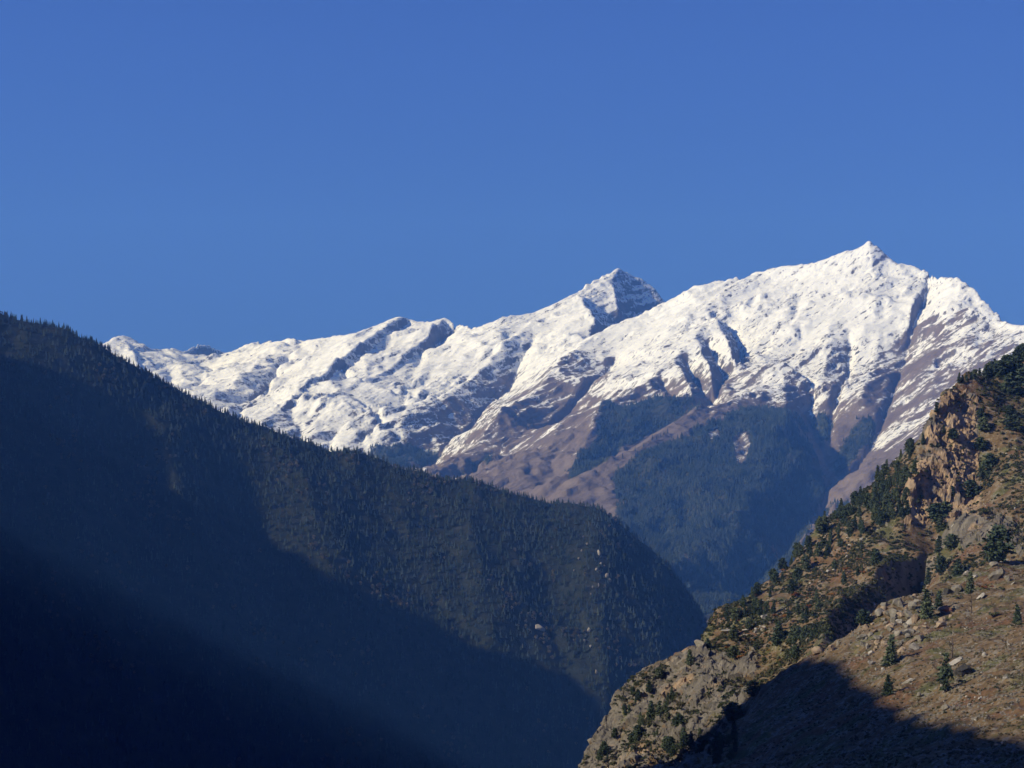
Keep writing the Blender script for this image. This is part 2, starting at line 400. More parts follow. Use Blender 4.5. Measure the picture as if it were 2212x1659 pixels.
    snow = snow - 0.25 * poly_mask(px, py, [(1100, 780), (1230, 830), (1290, 860), (1260, 960), (1000, 960)]) * (fbm(X / 200, Y / 200, 2, 9) * 0.5 + 0.7)
    snow = snow + 0.25 * poly_mask(px, py, [(1440, 600), (1980, 560), (1900, 690), (1500, 690)])
    woods = np.zeros_like(z)
    for poly in ([(1325, 1012), (1420, 962), (1500, 930), (1560, 902), (1600, 884), (1690, 880), (1730, 900), (1760, 955), (1787, 1060), (1710, 1225), (1600, 1345), (1480, 1340), (1400, 1230), (1330, 1110)],
                 [(1300, 866), (1350, 880), (1400, 862), (1500, 856), (1512, 880), (1404, 940), (1300, 1002), (1215, 1052), (1240, 1000), (1285, 950)],  # upper right part is shade on the rib's flank, drawn as dark woods
                 [(760, 975), (850, 955), (945, 970), (960, 985), (905, 1012), (800, 1000)],
                 [(1040, 985), (1075, 985), (1000, 1032), (960, 1030)], [(1745, 880), (1800, 900), (1790, 960), (1770, 950)], [(1850, 905), (1890, 905), (1880, 960), (1800, 1040), (1795, 1000)]):
        woods = np.maximum(woods, poly_mask(px, py, poly))
    woods = np.clip(smooth(woods, 40) + (0.45 * fbm(X / 240, Y / 240, 5, 5, 0.6) - 0.05) * np.clip(smooth(woods, 60) * 4, 0, 1), 0, 1)
    woods *= 1 - 0.85 * smooth((poly_mask(px, py, [(1580, 945), (1612, 930), (1622, 960), (1608, 1000), (1592, 1005)]) | poly_mask(px, py, [(1530, 935), (1552, 925), (1556, 945), (1535, 950)])).astype(float), 4)
    # rock bares itself on the scarp side of every rib
    nl = np.sqrt(1 + gx * gx + gy * gy); scarp = (-gx * 0.85 + gy * 0.30) / nl
    snow = snow + np.interp(px, [900, 1050, 1300, 1700, 1850], [0.32, 0.12, 0.04, 0.08, 0.02])
    snow = np.minimum(snow, 0.66) - 0.40 * sstep(scarp, 0.24, 0.55)
    strk = fbm(a2 / 520, b2 / 30, 4, 97, 0.6)
    zone = smooth(poly_mask(px, py, [(1925, 745), (1985, 650), (2040, 688), (2085, 662), (2125, 700), (2180, 735), (2230, 765), (2100, 905), (2010, 985), (1900, 1010), (1860, 965)]).astype(float), 60)
    snow = snow * (1 - 0.88 * zone) + 0.88 * zone * (0.50 * strk - 0.02 + 0.10 * sstep(-py, -900, -720))
    zone = smooth(poly_mask(px, py, [(1060, 800), (1150, 770), (1300, 800), (1420, 800), (1340, 850), (1270, 960), (1000, 965)]).astype(float), 60)
    snow = snow + zone * (0.34 * strk + 0.05)
    patch = smooth((poly_mask(px, py, [(1580, 945), (1612, 930), (1622, 960), (1608, 1000), (1592, 1005)]) | poly_mask(px, py, [(1530, 935), (1552, 925), (1556, 945), (1535, 950)])).astype(float), 4)
    snow = np.maximum(snow, 0.5 * patch - 0.42 - 0.5 * (patch < 0.05))
    p.woods = woods; p.snow = snow

    m = NT("snow_and_rock")
    sn = m.attr('snow'); wd = m.attr('woods')
    st = m.streak((-0.72, -0.42, -0.55), 4.5, 1.0)
    n1 = m.noise(st, 1 / 34, 8, 0.66); n2 = m.noise(m.map(), 1 / 24, 6, 0.65); n3 = m.noise(st, 1 / 150, 6, 0.62)
    nz = m.n.new('ShaderNodeSeparateXYZ'); m.l.new(m.geo.outputs['Normal'], nz.inputs[0]); nz = nz.outputs['Z']
    t = m.math('MULTIPLY', m.math('SUBTRACT', n1, 0.5), 1.9)
    t = m.math('ADD', t, m.math('MULTIPLY', m.math('SUBTRACT', n2, 0.5), 0.9))
    t = m.math('ADD', t, m.math('MULTIPLY', m.math('SUBTRACT', n3, 0.5), 1.1))
    steep = m.math('MULTIPLY', m.math('SUBTRACT', nz, 0.66), 1.7)
    cover = m.math('ADD', m.math('ADD', sn, m.math('MULTIPLY', t, 1.05)), m.math('MINIMUM', steep, 0.0))
    sp = m.math('ADD', m.noise(m.streak((-0.72, -0.42, -0.55), 3.2, 1.0), 1 / 13, 5, 0.7), m.math('MULTIPLY', m.math('SUBTRACT', n3, 0.5), 0.55))
    cover = m.math('SUBTRACT', cover, m.math('MULTIPLY', m.step(sp, 0.545, 0.67), 0.85))
    mask = m.step(cover, -0.09, 0.24)
    rock = m.ramp(m.noise(m.map(), 1 / 60, 6, 0.65), [(0.3, (0.06, 0.056, 0.058)), (0.7, (0.17, 0.15, 0.15))])
    grass = m.ramp(m.math('ADD', m.math('MULTIPLY', m.noise(st, 1 / 45, 6, 0.6), 0.62), m.math('MULTIPLY', n2, 0.38)), [(0.28, (0.092, 0.072, 0.064)), (0.5, (0.160, 0.126, 0.112)), (0.75, (0.225, 0.184, 0.162))])
    bare = m.mix(m.step(m.math('ADD', sn, m.math('MULTIPLY', t, 0.3)), -0.1, 0.35), grass, rock)
    floor_ = m.ramp(n2, [(0.3, (0.022, 0.032, 0.02)), (0.7, (0.06, 0.06, 0.035))])
    bare = m.mix(m.step(m.math('ADD', wd, m.math('MULTIPLY', m.math('SUBTRACT', n2, 0.5), 0.8)), 0.4, 0.6), bare, floor_)
    snowc = m.ramp(n2, [(0.25, (0.71, 0.73, 0.79)), (0.7, (0.85, 0.865, 0.91))])
    mask = m.math('MULTIPLY', mask, m.math('SUBTRACT', 1.0, m.math('MULTIPLY', m.step(wd, 0.35, 0.7), 0.93)))
    m.color(m.mix(mask, bare, snowc))
    m.b.inputs['Roughness'].default_value = 0.85
    b1 = m.bump(n1, 13, 0.9); m.normal(m.bump(n2, 6, 0.8, b1))
    o = grid_mesh("mountain", X, Y, z, m.m, {'snow': snow, 'woods': woods})
    tag(o, kind='structure')
    return p

# ------------------------------------------------------------------ the wooded hill on the left
def build_wooded_hill():
    p = Patch(-0.46, 0.16, 1300, 5600, 860, 900)
    crest = [(-800, 430, 3484), (-300, 560, 3631), (-100, 625, 3690), (0, 668, 3720), (50, 686, 3734), (100, 698, 3749), (150, 715, 3764), (220, 745, 3784), (260, 768, 3796), (330, 803, 3817), (400, 836, 3837),
             (450, 858, 3852), (520, 888, 3873), (580, 915, 3890), (640, 941, 3908), (720, 968, 3932), (790, 978, 3952), (850, 1003, 3970), (900, 1015, 3985),
             (1000, 1038, 4014), (1090, 1054, 4041), (1180, 1073, 4067), (1230, 1080, 4082), (1290, 1090, 4100), (1350, 1118, 4091), (1400, 1156, 4083), (1450, 1206, 4076), (1490, 1256, 4070),
             (1520, 1305, 4065), (1537, 1335, 4062), (1560, 1420, 4000), (1590, 1560, 3940), (1610, 1700, 3900)]
    p.line(crest); p.behind(crest, 700, 0.62); p.behind(crest, 1300, 0.5)
    p.line([(-800, 1500, 2450), (-300, 1560, 2650), (0, 1640, 2760), (300, 1665, 2900), (600, 1670, 3040), (900, 1670, 3180), (1200, 1672, 3320), (1420, 1690, 3450), (1600, 1800, 3500)])
    p.line([(-800, 1760, 1900), (0, 1790, 2350), (600, 1800, 2700), (1200, 1790, 2980), (1600, 1850, 3200)])
    # spurs and hollows on the face: (column, row, how far they stand out towards the valley)
    def cY(px): return float(np.interp(px, [c[0] for c in crest], [c[2] for c in crest]))
    def cP(px): return float(np.interp(px, [c[0] for c in crest], [c[1] for c in crest]))
    def bY(px): return float(np.interp(px, [-800, 0, 600, 1200, 1600], [2450, 2760, 3040, 3320, 3500]))
    def run(pts, k):
        out = []
        for px, py in pts:
            t = min(max((py - cP(px)) / (1668 - cP(px)), 0), 1); tt = t ** 0.8
            out.append((px, py, cY(px) * (1 - tt) + bY(px) * tt - k * math.sin(math.pi * t)))
        p.line(out)
    for pts in ([(330, 803), (350, 930), (390, 1100), (450, 1300)], [(640, 941), (670, 1080), (720, 1250), (790, 1420)],
                [(1000, 1038), (1020, 1160), (1045, 1280), (1075, 1400)], [(1290, 1090), (1285, 1170), (1290, 1260), (1300, 1360), (1315, 1500)], [(60, 690), (90, 830), (140, 1050), (230, 1300)]):
        run(pts, 30)
    for pts in ([(490, 885), (510, 1010), (545, 1160), (600, 1330)], [(830, 1000), (850, 1120), (885, 1250), (940, 1390)],
                [(1160, 1080), (1160, 1200), (1172, 1300), (1195, 1400), (1225, 1480)], [(1420, 1220), (1425, 1330), (1435, 1450)], [(200, 760), (235, 880), (275, 1010), (330, 1160)]):
        run(pts, -26)
    z = p.solve(); p.z = smooth(z, 40)
    X, Y = p.XX, p.YY
    w = 829.5 - (p.z / Y - W0) / K
    z = p.z + 16 * (ridged(X / 420 + Y / 1500, Y / 1300 - X / 1200, 4, 5) - 1.0) + 5 * fbm(X / 60, Y / 60, 4, 6)
    p.z = z
    m = NT("forest_floor")
    n = m.noise(m.map(), 1 / 30, 7, 0.6); v, vc = m.voro(m.map(), 1 / 9)
    m.color(m.ramp(n, [(0.3, (0.012, 0.018, 0.013)), (0.6, (0.028, 0.032, 0.022)), (0.8, (0.06, 0.055, 0.04))]))
    m.normal(m.bump(n, 5, 0.8))
    o = grid_mesh("hill", X, Y, z, m.m); tag(o, kind='structure')
    return p

# ------------------------------------------------------------------ the near slope on the right
def build_slope():
    p = Patch(0.0, 0.345, 200, 1500, 760, 2300)
    L = p.line
    edge = [(1150, 1900, 700), (1250, 1659, 850), (1300, 1562, 880), (1350, 1492, 900), (1390, 1446, 910), (1450, 1442, 925), (1500, 1395, 950), (1560, 1330, 980), (1610, 1300, 1000), (1650, 1260, 1010),
            (1700, 1220, 1030), (1750, 1162, 1050), (1790, 1118, 1070), (1850, 1075, 1090), (1880, 1040, 1100), (1940, 995, 1120), (1960, 980, 1125), (1990, 960, 1130)]
    top = [(2000, 905, 1060), (2008, 882, 1062), (2030, 855, 1068), (2060, 838, 1080), (2090, 815, 1100), (2130, 797, 1125), (2212, 768, 1150), (2400, 700, 1200), (2600, 640, 1250)]
    L(edge); L(top); p.behind(edge, 40, 0.9); p.behind(edge, 200, 0.8); p.behind(top, 40, 0.7); p.behind(top, 180, 0.7)
    # the tan cliff
    L([(1967, 1138, 1000), (2000, 1146, 1003), (2050, 1118, 1012), (2110, 1085, 1025)])
    L([(1967, 1040, 1010), (1985, 1012, 1016), (2003, 985, 1026)]); L([(2040, 1050, 1022), (2080, 1020, 1032)])
    L([(2003, 960, 1040), (2006, 905, 1048), (2030, 872, 1056), (2058, 848, 1066)])
    L([(2110, 1085, 1025), (2110, 1000, 1045), (2100, 920, 1060), (2090, 860, 1075)])
    # scrub-covered face under it
    L([(1930, 1150, 1000), (1860, 1180, 985), (1800, 1230, 965)]); L([(2212, 950, 1050), (2212, 1060, 980), (2180, 1120, 940), (2100, 1170, 930), (2000, 1190, 950)])
    L([(2050, 1120, 985), (2100, 1130, 962), (2150, 1135, 955), (2212, 1150, 930)])
    L([(1740, 1300, 930), (1700, 1340, 905), (1690, 1400, 850)]); L([(1640, 1380, 900), (1600, 1410, 880)])
    # the gully: a brink, and a wall that falls away to the right, out of the sun
    L([(1770, 1405, 760), (1788, 1342, 825), (1800, 1312, 850), (1825, 1288, 880), (1870, 1260, 910), (1915, 1230, 932), (1955, 1207, 950), (2000, 1190, 962)])
    L([(1845, 1475, 800), (1865, 1450, 836), (1890, 1425, 864), (1915, 1400, 895), (1960, 1360, 927), (1992, 1325, 950), (2016, 1280, 969), (2036, 1225, 981)])
    # the low crag
    L([(1502, 1430, 870), (1450, 1450, 885), (1400, 1470, 880)]); L([(1502, 1430, 870), (1520, 1500, 835), (1490, 1560, 820)]); L([(1620, 1440, 850), (1610, 1500, 815), (1580, 1560, 790)])
    L([(1430, 1659, 800), (1480, 1659, 780), (1560, 1659, 740)]); L([(1330, 1659, 825), (1380, 1560, 845)])
    # the scree spur in front, and the hollow behind it
    spur = [(1540, 1760, 690), (1590, 1659, 690), (1615, 1560, 676), (1645, 1480, 664), (1720, 1436, 650), (1785, 1400, 645), (1850, 1352, 652), (1900, 1306, 662), (1960, 1280, 672), (2050, 1250, 690), (2130, 1230, 702), (2212, 1206, 720), (2400, 1130, 760), (2600, 1040, 800)]
    L(spur); p.behind(spur, 45, 0.42)
    L([(1560, 1800, 430), (1750, 1659, 460), (1900, 1659, 400), (2050, 1659, 345), (2212, 1659, 300), (2500, 1659, 240)])
    L([(2212, 1400, 480), (2050, 1470, 490), (1930, 1500, 500), (1800, 1540, 530)]); L([(2500, 1300, 470), (2212, 1400, 480)])
    L([(900, 2300, 500), (1200, 2300, 420), (1700, 2300, 250), (2300, 2300, 170), (2600, 2300, 140)]); L([(1106, 2600, 300), (1700, 2600, 150), (2600, 2600, 122)])
    z = p.solve(); z = smooth(z, 4); p.z = z
    X, Y = p.XX, p.YY
    px, py = p.proj()
    p.px, p.py = px, py
    far = sstep(Y, 600, 800)
    cliff = smooth(np.maximum(poly_mask(px, py, [(1950, 1150), (1960, 1030), (1995, 960), (2000, 870), (2060, 845), (2115, 870), (2115, 1000), (2120, 1085), (2040, 1140)]).astype(float), 0), 8)
    crag = smooth(poly_mask(px, py, [(1230, 1680), (1290, 1560), (1380, 1440), (1500, 1425), (1640, 1430), (1630, 1500), (1560, 1600), (1500, 1680)]).astype(float), 8)
    band = smooth(poly_mask(px, py, [(2040, 1120), (2090, 1110), (2212, 1110), (2212, 1200), (2150, 1165), (2080, 1190)]).astype(float), 5)
    p.rockzone = np.clip(cliff + 0.8 * crag + 0.8 * band, 0, 1)
    z = z + far * (5 * fbm(X / 70, Y / 70, 5, 21) + 4 * (ridged(X / 45, Y / 90, 4, 22) - 1)) + (1 - far) * (1.6 * fbm(X / 26, Y / 26, 5, 23) + 0.7 * (ridged(X / 9, Y / 16, 4, 27) - 1))
    z = z + 0.35 * fbm(X / 5, Y / 5, 4, 25) * (1 + 1.5 * p.rockzone)
    p.z = z
    gx, gy = p.slope(); p.steep = np.sqrt(gx * gx + gy * gy)
    rock = np.clip(p.rockzone * 0.9 + 0.9 * sstep(p.steep, 1.1, 2.2) - 0.15, 0, 1)
    scree = sstep(-far + 0.6, 0, 0.5)
    # broken faces: push the rock out along its own face so that it juts and overhangs
    nrm = np.stack([-gx, -gy, np.ones_like(gx)], -1); nrm /= np.linalg.norm(nrm, axis=-1, keepdims=True)
    sel = p.rockzone > 0.03; q = np.stack([X[sel], Y[sel], z[sel] * 1.1], -1)
    jut = np.zeros_like(z)
    jut[sel] = blocks(q / (15, 18, 24), 41) * 3.4 + blocks(q / (5.5, 7, 8.5), 42) * 1.9 + blocks(q / (2.4, 3.2, 2.6), 43) * 0.9
    off = nrm * (jut * p.rockzone)[..., None]
    m = NT("slope_ground")
    rk = m.attr('rock'); sc = m.attr('scree')
    nb = m.noise(m.map(), 1 / 26, 6, 0.62); nm = m.noise(m.map(), 1 / 5, 6, 0.65); nf = m.noise(m.map(), 1 / 0.9, 5, 0.65)
    dry = m.ramp(nm, [(0.28, (0.065, 0.044, 0.024)), (0.5, (0.145, 0.098, 0.054)), (0.74, (0.255, 0.186, 0.100))])
    rust = m.ramp(nf, [(0.3, (0.080, 0.046, 0.026)), (0.7, (0.19, 0.105, 0.056))])
    green = m.ramp(nm, [(0.3, (0.055, 0.056, 0.024)), (0.7, (0.145, 0.135, 0.058))])
    gr = m.mix(m.step(nb, 0.50, 0.62), dry, rust); gr = m.mix(m.step(m.noise(m.map((1, 1, 1), (0.5, 0.2, 1)), 1 / 19, 5, 0.6), 0.50, 0.60), gr, green)
    stone = m.ramp(nf, [(0.25, (0.10, 0.092, 0.082)), (0.55, (0.21, 0.19, 0.165)), (0.8, (0.32, 0.29, 0.25))])
    vd, vc = m.voro(m.map(), 1 / 1.3)
    speck = m.math('MULTIPLY', m.step(m.math('ADD', m.math('MULTIPLY', nm, 0.9), m.math('MULTIPLY', nf, 0.35)), 0.60, 0.72), m.step(vd, 0.62, 0.40))
    gr = m.mix(m.math('MULTIPLY', speck, 0.85), gr, stone)
    rs = m.streak((-0.3, 0.1, -0.95), 2.2, 1.0)
    rn = m.noise(rs, 1 / 7, 8, 0.66); rb = m.noise(m.map(), 1 / 22, 5, 0.6)
    rc = m.mix(m.step(m.math('ADD', rb, m.math('MULTIPLY', m.attr('tan'), 0.22)), 0.56, 0.68), m.ramp(rn, [(0.25, (0.05, 0.046, 0.042)), (0.5, (0.145, 0.128, 0.106)), (0.75, (0.25, 0.22, 0.18))]),
               m.ramp(rn, [(0.25, (0.10, 0.066, 0.042)), (0.5, (0.31, 0.215, 0.135)), (0.75, (0.46, 0.35, 0.23))]))
    f = m.step(m.math('ADD', rk, m.math('MULTIPLY', m.math('SUBTRACT', m.noise(m.map(), 1 / 9, 6, 0.65), 0.5), 1.5)), 0.38, 0.55)
    m.color(m.mix(f, gr, rc))
    b1 = m.bump(rn, 1.6, 0.8); b2 = m.bump(nm, 0.8, 0.6, b1); m.normal(m.bump(nf, 0.25, 0.7, b2))
    o = grid_mesh("slope", X, Y, z, m.m, {'rock': rock, 'scree': scree, 'tan': cliff}, off)
    tag(o, kind='structure')
    rz = p.rockzone; fl = (rz[:-1, :-1] < 0.25).ravel(); o.data.polygons.foreach_set('use_smooth', fl)
    q = Patch(0.3449, 0.95, 200, 1500, 220, 500)
    for k in range(0, p.ny, 3): q.c.append((0.3449, float(p.Y[k]), float(z[k, -1])))
    for (u_, Y_, z_) in ((0.95, 1450, 780), (0.95, 1100, 560), (0.95, 800, 360), (0.95, 500, 170), (0.95, 300, 60), (0.95, 205, 10), (0.65, 1450, 470), (0.65, 1000, 280), (0.65, 600, 90), (0.65, 300, -5), (0.65, 205, -20)): q.c.append((u_, Y_, z_))
    qz = q.solve(); qz = qz + 1.6 * fbm(q.XX / 26, q.YY / 26, 5, 23) * np.clip((q.UU - 0.3449) * 40, 0, 1)
    tag(grid_mesh("slope", q.XX, q.YY, qz, m.m, {'rock': np.full(qz.shape, 0.15)}), kind='structure')
    p.off = off; p.rock = rock
    return p

# ------------------------------------------------------------------ the valley's left wall, outside the frame: it shades the valley
def build_left_wall(hill, slope):
    def crest(points, patch, t0, ymin):
        out = []
        for i, (px, py) in enumerate(points):
            s_ = patch.hit(px, py, ymin); t = t0[0] + (t0[1] - t0[0]) * i / (len(points) - 1)
            out.append(s_ + np.array(SUN) * t)
        return np.array(out)
    far = crest([(-140, 720), (0, 790), (110, 835), (300, 880), (335, 930), (400, 990), (510, 1040), (540, 1130), (620, 1190), (700, 1230), (800, 1285), (900, 1330), (1000, 1385), (1090, 1425), (1180, 1450), (1240, 1460), (1300, 1520), (1330, 1600)], hill, (1300, 2300), 1500)
    near = crest([(2400, 1640), (2212, 1592), (2100, 1572), (1990, 1545), (1930, 1510), (1880, 1475), (1830, 1435), (1790, 1415), (1720, 1432), (1680, 1440), (1640, 1455), (1625, 1490), (1605, 1560), (1560, 1680)], slope, (560, 760), 200)
    near = np.vstack([near[:9], [[-470, 395, 268]]])
    far = np.vstack([[[-2400, 3150, 1010]], far, [[-1620, 2250, 549], [-1400, 1800, 481], [-1150, 1350, 400], [-900, 900, 318], [-700, 480, 257]]])
    perp = np.array([-_az.y, _az.x]) * -1.0      # level direction across the sunlight, away from the viewpoint
    def mound(cr, x0, x1, y0, y1, n, right, left, end, low, seed, rag):
        X, Y = np.meshgrid(np.linspace(x0, x1, n), np.linspace(y0, y1, n))
        z = np.full(X.shape, low, float)
        for a, b in zip(cr[:-1], cr[1:]):
            for t in np.linspace(0, 1, 14):
                c = a + (b - a) * t; dx = X - c[0]; dy = Y - c[1]
                k = np.where(dx > 0, right, left)
                k = np.where(perp[0] * dx + perp[1] * dy > 0, np.maximum(k, end), k)
                z = np.maximum(z, c[2] - k * np.hypot(dx, dy))
        top = z.max() - z
        z = z + rag * fbm(X / (5 * rag), Y / (5 * rag), 4, seed)
        return X, Y, z
    X, Y, z = mound(far, -4200, -200, -300, 4200, 460, 1.22, 0.7, 0.9, -640, 91, 12.0)
    o = grid_mesh("hill", X, Y, z, bpy.data.materials["forest_floor"]); tag(o, kind='structure')
    X, Y, z = mound(near, -900, -60, -420, 760, 320, 1.28, 0.5, 2.2, -300, 92, 3.0)
    o = grid_mesh("hill", X, Y, z, bpy.data.materials["slope_ground"], {'rock': np.full(z.shape, 0.2)}); tag(o, kind='structure')

def build_floor():
    X, Y = np.meshgrid(np.linspace(-6000, 6000, 240), np.linspace(-1500, 16000, 300))
    z = -560 + 8 * fbm(X / 400, Y / 400, 4, 61)
    o = grid_mesh("ground", X, Y, z, bpy.data.materials["forest_floor"]); tag(o, kind='structure')

rangeP = build_range()
hillP = build_wooded_hill()
slopeP = build_slope()
build_left_wall(hillP, slopeP)
build_floor()


# ------------------------------------------------------------------ plants and stones: shapes
def rotz(v, a):
    c, s_ = math.cos(a), math.sin(a)
    return np.stack([v[:, 0] * c - v[:, 1] * s_, v[:, 0] * s_ + v[:, 1] * c, v[:, 2]], -1)

def cards(cent, size, r, flat=0.5, stretch=1.6, axis=None):
    """small four-cornered leaf clumps, each turned its own way"""
    n = len(cent)
    nrm = r.normal(size=(n, 3)); nrm[:, 2] *= flat + 0.6; nrm /= np.linalg.norm(nrm, axis=1, keepdims=True)
    t = axis + r.normal(size=(n, 3)) * 0.5 if axis is not None else r.normal(size=(n, 3))
    t -= nrm * (t * nrm).sum(1, keepdims=True); t /= np.linalg.norm(t, axis=1, keepdims=True) + 1e-9
    b = np.cross(nrm, t); sz = size * r.uniform(0.65, 1.25, (n, 1))
    j = lambda: 1 + r.uniform(-0.35, 0.35, (n, 1))
    v = np.stack([cent - t * sz * stretch * 0.5 * j() , cent + b * sz * 0.5 * j() + t * sz * 0.1, cent + t * sz * stretch * 0.6 * j(), cent - b * sz * 0.5 * j()], 1).reshape(-1, 3)
    return v, np.arange(4 * n).reshape(n, 4)

def tube(pts, radii, seg=5):
    pts = np.asarray(pts, float); V = []; F = []
    for i, (p, r_) in enumerate(zip(pts, radii)):
        d = pts[min(i + 1, len(pts) - 1)] - pts[max(i - 1, 0)]; d /= np.linalg.norm(d) + 1e-9
        a = np.cross(d, (0.31, 0.95, 0.05)); a /= np.linalg.norm(a) + 1e-9; b = np.cross(d, a)
        for k in range(seg):
            t = 2 * math.pi * k / seg; V.append(p + r_ * (math.cos(t) * a + math.sin(t) * b))
    for i in range(len(pts) - 1):
        for k in range(seg):
            F.append((i * seg + k, i * seg + (k + 1) % seg, (i + 1) * seg + (k + 1) % seg, (i + 1) * seg + k))
    return np.array(V), np.array(F)

def join(parts):
    V = []; F = []; n = 0
    for v, f in parts:
        V.append(v); F.append(f + n); n += len(v)
    return np.concatenate(V), np.concatenate(F)

def pine_shape(seed, form):
    """unit-height pine: returns (crown, trunk); form: 'cone', 'slim', 'broad', 'open'"""
    r = np.random.default_rng(seed)
    P = dict(cone=(0.05, 0.21, 17, 9, 0.058, 0.04), slim=(0.05, 0.135, 17, 8, 0.050, 0.06), broad=(0.14, 0.33, 12, 8, 0.075, 0.20), open=(0.12, 0.25, 14, 7, 0.060, 0.26))[form]
    h0, R, lev, nb, cs, drop = P
    cent = []; axes = []; trunk = []
    lean = r.normal(0, 0.025, 2)
    def spine(t): return np.array([lean[0] * t + 0.012 * math.sin(5 * t + seed), lean[1] * t, t])
    ts = np.linspace(0, 0.98, 9)
    trunk.append(tube([spine(t) for t in ts], [0.020 * (1 - 0.93 * t) + (0.008 if t == 0 else 0) for t in ts], 6))
    for i in range(lev):
        t = h0 + (0.985 - h0) * (i + r.uniform(-0.2, 0.2)) / (lev - 1); q = (t - h0) / (1 - h0); q = min(max(q, 0), 1)
        if form == 'cone': prof = (1 - q) ** 0.8 * min(1, 0.6 + q * 4)
        elif form == 'slim': prof = (1 - q) ** 0.6 * min(1, 0.65 + q * 3)
        elif form == 'broad': prof = math.sqrt(max(1 - (q * 1.02 - 0.25) ** 2 / 0.62, 0.02)) * min(1, 0.5 + q * 3)
        else: prof = max((1 - q) ** 0.55 * min(1, 0.7 + q * 2) * (0.75 + 0.35 * math.sin(9 * q + seed)), 0.06)
        a0 = r.uniform(0, 6.28)
        for b in range(nb):
            if r.uniform() < drop: continue
            L = R * prof * r.uniform(0.6, 1.15) + 0.012
            a = a0 + 6.283 * b / nb + r.normal(0, 0.2); rise = (0.35 * q - 0.18) + r.normal(0, 0.10)
            d = np.array([math.cos(a), math.sin(a), rise]); base = spine(t)
            if L > 0.07 and (form in ('broad', 'open') or b % 3 == 0):
                trunk.append(tube([base, base + d * L * 0.55, base + d * L * 0.9], [0.0055 * (1 - 0.6 * q), 0.004 * (1 - 0.6 * q), 0.0015], 3))
            m = max(2, int(round(L / cs * 2.1)))
            for f in np.linspace(0.30 if form in ('broad', 'open') else 0.15, 1.0, m):
                for _ in range(2):
                    cent.append(base + d * L * f + r.normal(0, cs * 0.30, 3) + (0, 0, -0.10 * L * f * f)); axes.append(d)
    cent = np.array(cent); v, f = cards(cent, cs, r, 0.4, 1.5, np.array(axes))
    return (v, f), join(trunk)

def shrub_shape(seed, flat=0.65):
    r = np.random.default_rng(seed); cent = []
    for k in range(r.integers(4, 7)):
        c = np.array([r.normal(0, 0.26), r.normal(0, 0.26), 0.20 + r.uniform(0, 0.30)]); rad = r.uniform(0.2, 0.34)
        d = r.normal(size=(70, 3)); d /= np.linalg.norm(d, axis=1, keepdims=True); d[:, 2] = np.abs(d[:, 2]) * 0.9 - 0.2
        cent.append(c + d * rad * r.uniform(0.55, 1.05, (70, 1)))
    cent = np.concatenate(cent); cent[:, 2] *= flat / 0.65; cent[:, 2] = np.maximum(cent[:, 2], 0.0)
    stems = [tube([(0, 0, -0.08), (x * 0.5, y * 0.5, 0.2), (x, y, 0.42)], [0.03, 0.02, 0.008], 4) for x, y in r.normal(0, 0.25, (6, 2))]
    return cards(cent, 0.11, r, 0.5, 1.4), join(stems)

def rock_shape(seed, flat=0.8, slab=False, sub=3):
    import bmesh
    r = np.random.default_rng(seed)
    bm = bmesh.new(); bmesh.ops.create_icosphere(bm, subdivisions=sub, radius=1.0)
    v = np.array([x.co[:] for x in bm.verts]); f = np.array([[x.index for x in q.verts] for q in bm.faces]); bm.free()
    for k in range(13 if not slab else 9):
        n = r.normal(size=3); n /= np.linalg.norm(n); d = r.uniform(0.42, 0.80)
        e = v @ n - d; v = v - np.outer(np.maximum(e, 0), n)
    q = v * 2.3 + seed
    v = v * (1 + 0.10 * fbm(q[:, 0] + q[:, 2] * 0.7, q[:, 1] - q[:, 2] * 0.4, 4, seed)[:, None])
    v[:, 2] *= flat * (0.45 if slab else 1); v[:, 0] *= 1.35 if slab else 1.05
    return v / np.abs(v[:, :2]).max(), f

def dead_shape(seed):
    r = np.random.default_rng(seed); parts = []
    pts = [np.array([0.02 * math.sin(3 * t), 0.015 * math.cos(4 * t), t]) for t in np.linspace(0, 1, 7)]
    trunk = tube(pts, [0.040, 0.031, 0.027, 0.022, 0.016, 0.010, 0.004], 6)
    for k in range(15):
        t = r.uniform(0.28, 0.95); a = r.uniform(0, 6.28); L = r.uniform(0.10, 0.27) * (1.15 - t); d = np.array([math.cos(a), math.sin(a), r.uniform(0.1, 0.6)])
        b = np.array([0, 0, t]); e = b + d * L
        parts.append(tube([b, b + d * L * 0.5 + (0, 0, 0.02), e], [0.014, 0.010, 0.004], 4))
        for s_ in range(2):
            d2 = d + r.normal(0, 0.6, 3); q = r.uniform(0.4, 0.8); mid = b + d * L * 0.5 + (0, 0, 0.02); m0 = b + (mid - b) * q * 2 if q < 0.5 else mid + (e - mid) * (q * 2 - 1); parts.append(tube([m0, m0 + d2 * L * 0.35], [0.008, 0.003], 3))
    return trunk, join(parts)

def fir_shape(seed, tiers=4, seg=7):
    r = np.random.default_rng(seed); V = []; F = []
    for i in range(tiers):
        z0 = 0.06 + 0.80 * i / tiers; z1 = min(z0 + 1.55 * 0.94 / tiers, 1.0); R = 0.19 * (1 - i / (tiers + 0.6)) * r.uniform(0.85, 1.15)
        n = len(V); V.append((0, 0, z1))
        for k in range(2 * seg):
            a = math.pi * k / seg + r.uniform(-0.15, 0.15); rr = R * (1.15 if k % 2 == 0 else 0.55) * r.uniform(0.7, 1.2)
            V.append((rr * math.cos(a), rr * math.sin(a), z0 + (0.0 if k % 2 == 0 else 0.07) + r.uniform(-0.02, 0.02)))
        for k in range(2 * seg): F.append((n, n + 1 + k, n + 1 + (k + 1) % (2 * seg)))
    return np.array(V), np.array(F)

